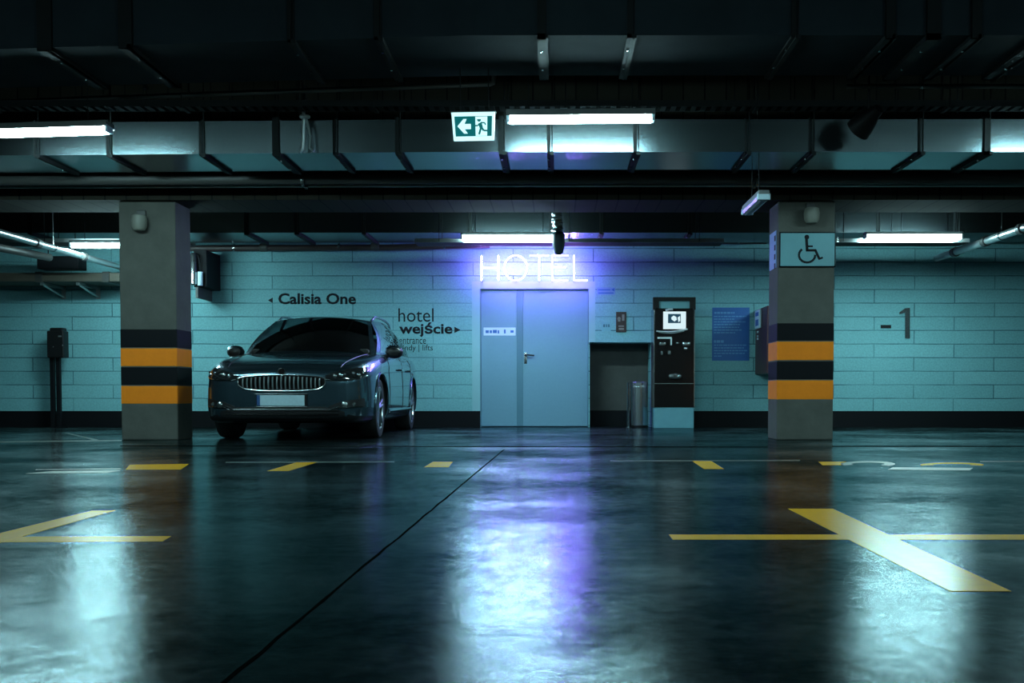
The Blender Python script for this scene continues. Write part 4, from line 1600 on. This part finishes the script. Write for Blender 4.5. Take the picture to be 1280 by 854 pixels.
# bumper openings
lo2 = lerpc([(-.66, .262), (-.5, .245), (.5, .245), (.66, .262)])
hi2 = lerpc([(-.66, .315), (-.48, .36), (-.3, .365), (.3, .365), (.48, .36), (.66, .315)])
t = MB()
front_patch(t, lo2, hi2, -.66, .66, 36, 5, .005)
it = t.build('lower_intake', M['car_dark'], car, True)
t = MB()
for z in (.285, .32):
    t.tube([front(-.6 + 1.2 * k / 20, z, .008) for k in range(21)], .004, 6)
t.build('intake_louvre', M['black_gloss'], it, True)
t = MB()
t.tube([front(-.58 + 1.16 * k / 24, .338, .010) for k in range(25)], .0045, 6)
t.build('bumper_trim', M['steel'], it, True)
for sx in (-1, 1):
    f_lo, f_hi = lerpc([(.50, .330), (.62, .345), (.84, .36)]), lerpc([(.50, .372), (.62, .42), (.84, .455)])
    t = MB()
    front_patch(t, lambda x: f_lo(abs(x)), lambda x: f_hi(abs(x)), sx * .50, sx * .845, 16, 4, .005)
    fg = t.build('fog_lamp_recess', M['car_dark'], car, True)
    t = MB()
    t.tube([front(sx * (.50 + .10 * k / 6), .325 + .05 * k / 6, .010) for k in range(7)], .008, 6)
    t.tube([front(sx * (.55 + .28 * k / 10), .352 + .015 * k / 10, .010) for k in range(11)], .005, 6)
    t.build('recess_trim', M['chrome'], fg, True)
    for x, z, r_ in ((.66, .388, .030), (.75, .392, .022)):
        c_ = front(sx * x, z, .006)
        MB().lathe([(r_, .01), (r_, -.004), (r_ * .7, -.010)], c_, 'y', 16).build('fog_lamp', M['steel'], fg, True)
# number plate, no characters legible
t = MB()
pz0, pz1 = .372, .495
py_ = front(0, .43, 0).y - .02
t.box((CO.x - .27, py_, pz0 - .006), (CO.x + .27, py_ + .06, pz1 + .006), .006)
pp = t.build('plate_holder', M['black'], car)
t = MB().box((CO.x - .225, py_ - .004, pz0 + .004), (CO.x + .245, py_, pz1 - .004), .003)
t.build('number_plate', M['plate'], pp)
t = MB().box((CO.x - .26, py_ - .004, pz0 + .004), (CO.x - .226, py_, pz1 - .004), .003)
t.build('plate_band', mat('plate_blue', (.02, .07, .2), .4), pp)
t = MB()
t.tube([(CO.x - .28, py_ - .003, pz1 + .008), (CO.x + .28, py_ - .003, pz1 + .008)], .006, 6)
t.tube([(CO.x - .27, py_ - .003, pz0 - .006), (CO.x + .27, py_ - .003, pz0 - .006)], .004, 6)
t.build('plate_trim', M['steel'], pp, True)

# bonnet and door seams, handles, sill strip, arch lips
for sx in (-1, 1):
    t = MB()
    pts = []
    for k in range(20):
        s = .12 + 1.15 * k / 19
        h = bvh.ray_cast(CO + Vector((sx * (.60 + .10 * k / 19), s, 2)), Vector((0, 0, -1)))
        if h[0] is not None:
            pts.append(h[0] + Vector((0, 0, .001)))
    t.tube(pts, .004, 6)
    t.build('bonnet_seam', M['car_dark'], car, True)
for sx in (-1, 1):
    for s, z0_, z1_ in ((1.48, .34, .94), (2.62, .30, .95), (3.40, .55, .95)):
        t = MB()
        t.tube([flank(sx, s + (.18 if s == 3.40 else 0) * (1 - k / 10), z0_ + (z1_ - z0_) * k / 10, .001) for k in range(11)], .004, 6)
        t.build('door_seam', M['car_dark'], car, True)
    for s in (2.42, 3.28):
        t = MB()
        pts = [flank(sx, s + d_, .80 + .01 * d_, .03 if 0 < i < 4 else .0) for i, d_ in enumerate((-.10, -.085, 0, .085, .10))]
        t.tube(pts, .013, 8)
        t.build('door_handle', M['chrome'], car, True)
    t = MB()
    t.tube([flank(sx, 1.32 + 1.98 * k / 10, .30, .012) for k in range(11)], .026, 8)
    t.build('sill_strip', M['car'], car, True)
    for s in (AXF, AXR):
        t = MB()
        pts = []
        for k in range(25):
            an = math.radians(-18 + 216 * k / 24)
            yy, zz = s + .392 * math.cos(an), WR + .01 + .392 * math.sin(an)
            if zz > .2:
                pts.append(flank(sx, yy, zz, .002))
        t.tube(pts, .014, 8)
        t.build('arch_lip', M['car'], car, True)
    # door mirror
    o_ = CO + Vector((sx * .955, 1.66, 1.005))
    t = MB()
    t.lathe([(.02, -.075), (.055, -.06), (.078, -.02), (.082, .02), (.074, .05), (.066, .055)], o_, 'y', 20)
    for v in t.bm.verts:
        d_ = v.co - o_
        v.co = o_ + Vector((d_.x * 1.28 + sx * .02 * 0, d_.y, d_.z * (.86 if d_.z > 0 else .98)))
    mo = t.build('mirror_housing', M['car_dark'], car, True)
    t = MB()
    t.grid(lambda u, v: o_ + Vector(((u - .5) * .17, -.028 - .045 * (1 - ((u - .5) * 2) ** 2) * (1 - v * .6) + .02 * v, .03 + .047 * v * math.sqrt(max(0, 1 - ((u - .5) * 1.7) ** 2)))), 10, 4)
    t.build('mirror_cap', M['car'], mo, True)
    t = MB()
    t.tube([o_ + Vector((-sx * .06, .0, -.04)), o_ + Vector((-sx * .13, -.01, -.055)), o_ + Vector((-sx * .19, 0, -.055))], [.025, .022, .03], 8)
    t.build('mirror_arm', M['car_dark'], mo, True)
    # roof rail
    t = MB()
    pts = []
    for k in range(21):
        a_ = .06 + .84 * k / 20
        p_ = roofl(a_)
        lift = .045 * min(1, k / 2.2, (20 - k) / 2.2)
        pts.append(CO + Vector((sx * (p_.x - .015), p_.y, p_.z + .008 + lift)))
    t.tube(pts, .016, 8)
    t.build('roof_rail', M['steel'], car, True)
# wheels
for s in (AXF, AXR):
    for sx in (-1, 1):
        c_ = CO + Vector((sx * .795, s, WR))
        t = MB()
        t.lathe([(.245, -.10), (.29, -.112), (.322, -.105), (.336, -.08), (WR, -.04), (WR, .04), (.336, .08), (.322, .105), (.29, .112), (.245, .10)], c_, 'x', 44, True)
        wh = t.build('tyre', M['rubber'], car, True)
        t = MB()
        t.lathe([(.248, -.10), (.252, .085), (.240, .100), (.228, .098), (.222, .06), (.20, .05), (.20, -.10)] if sx > 0 else [(.248, .10), (.252, -.085), (.240, -.100), (.228, -.098), (.222, -.06), (.20, -.05), (.20, .10)], c_, 'x', 40)
        t.build('rim_barrel', M['galv_dark'], wh, True)
        t = MB()
        t.lathe([(.238, sx * .088), (.246, sx * .104), (.230, sx * .104), (.224, sx * .088)], c_, 'x', 40, True)
        t.lathe([(.06, sx * .05), (.062, sx * .088), (.03, sx * .096)], c_, 'x', 20)
        for k in range(5):
            for off in (-.16, .16):
                an = 2 * PI * k / 5 + .3
                a_ = c_ + Vector((sx * .075, .045 * math.cos(an + off), .045 * math.sin(an + off)))
                b2 = c_ + Vector((sx * .095, .234 * math.cos(an + off * .9), .234 * math.sin(an + off * .9)))
                t.tube([a_, b2], [.021, .014], 6)
        t.build('alloy_spokes', M['rim'], wh, True)
bmt.free()

# ------------------------------------------------------------------ dim surroundings and output look
wd = bpy.data.worlds.new('world')
S.world = wd
wd.use_nodes = True
bg = wd.node_tree.nodes['Background']
bg.inputs['Color'].default_value = (.3, .6, .7, 1)
bg.inputs['Strength'].default_value = .01
S.view_settings.view_transform = 'Standard'
S.view_settings.look = 'None'
S.view_settings.gamma = 1.0
S.view_settings.exposure = 0.0
S.view_settings.use_curve_mapping = False
S.cycles.max_bounces = 8
S.cycles.sample_clamp_indirect = 8.0
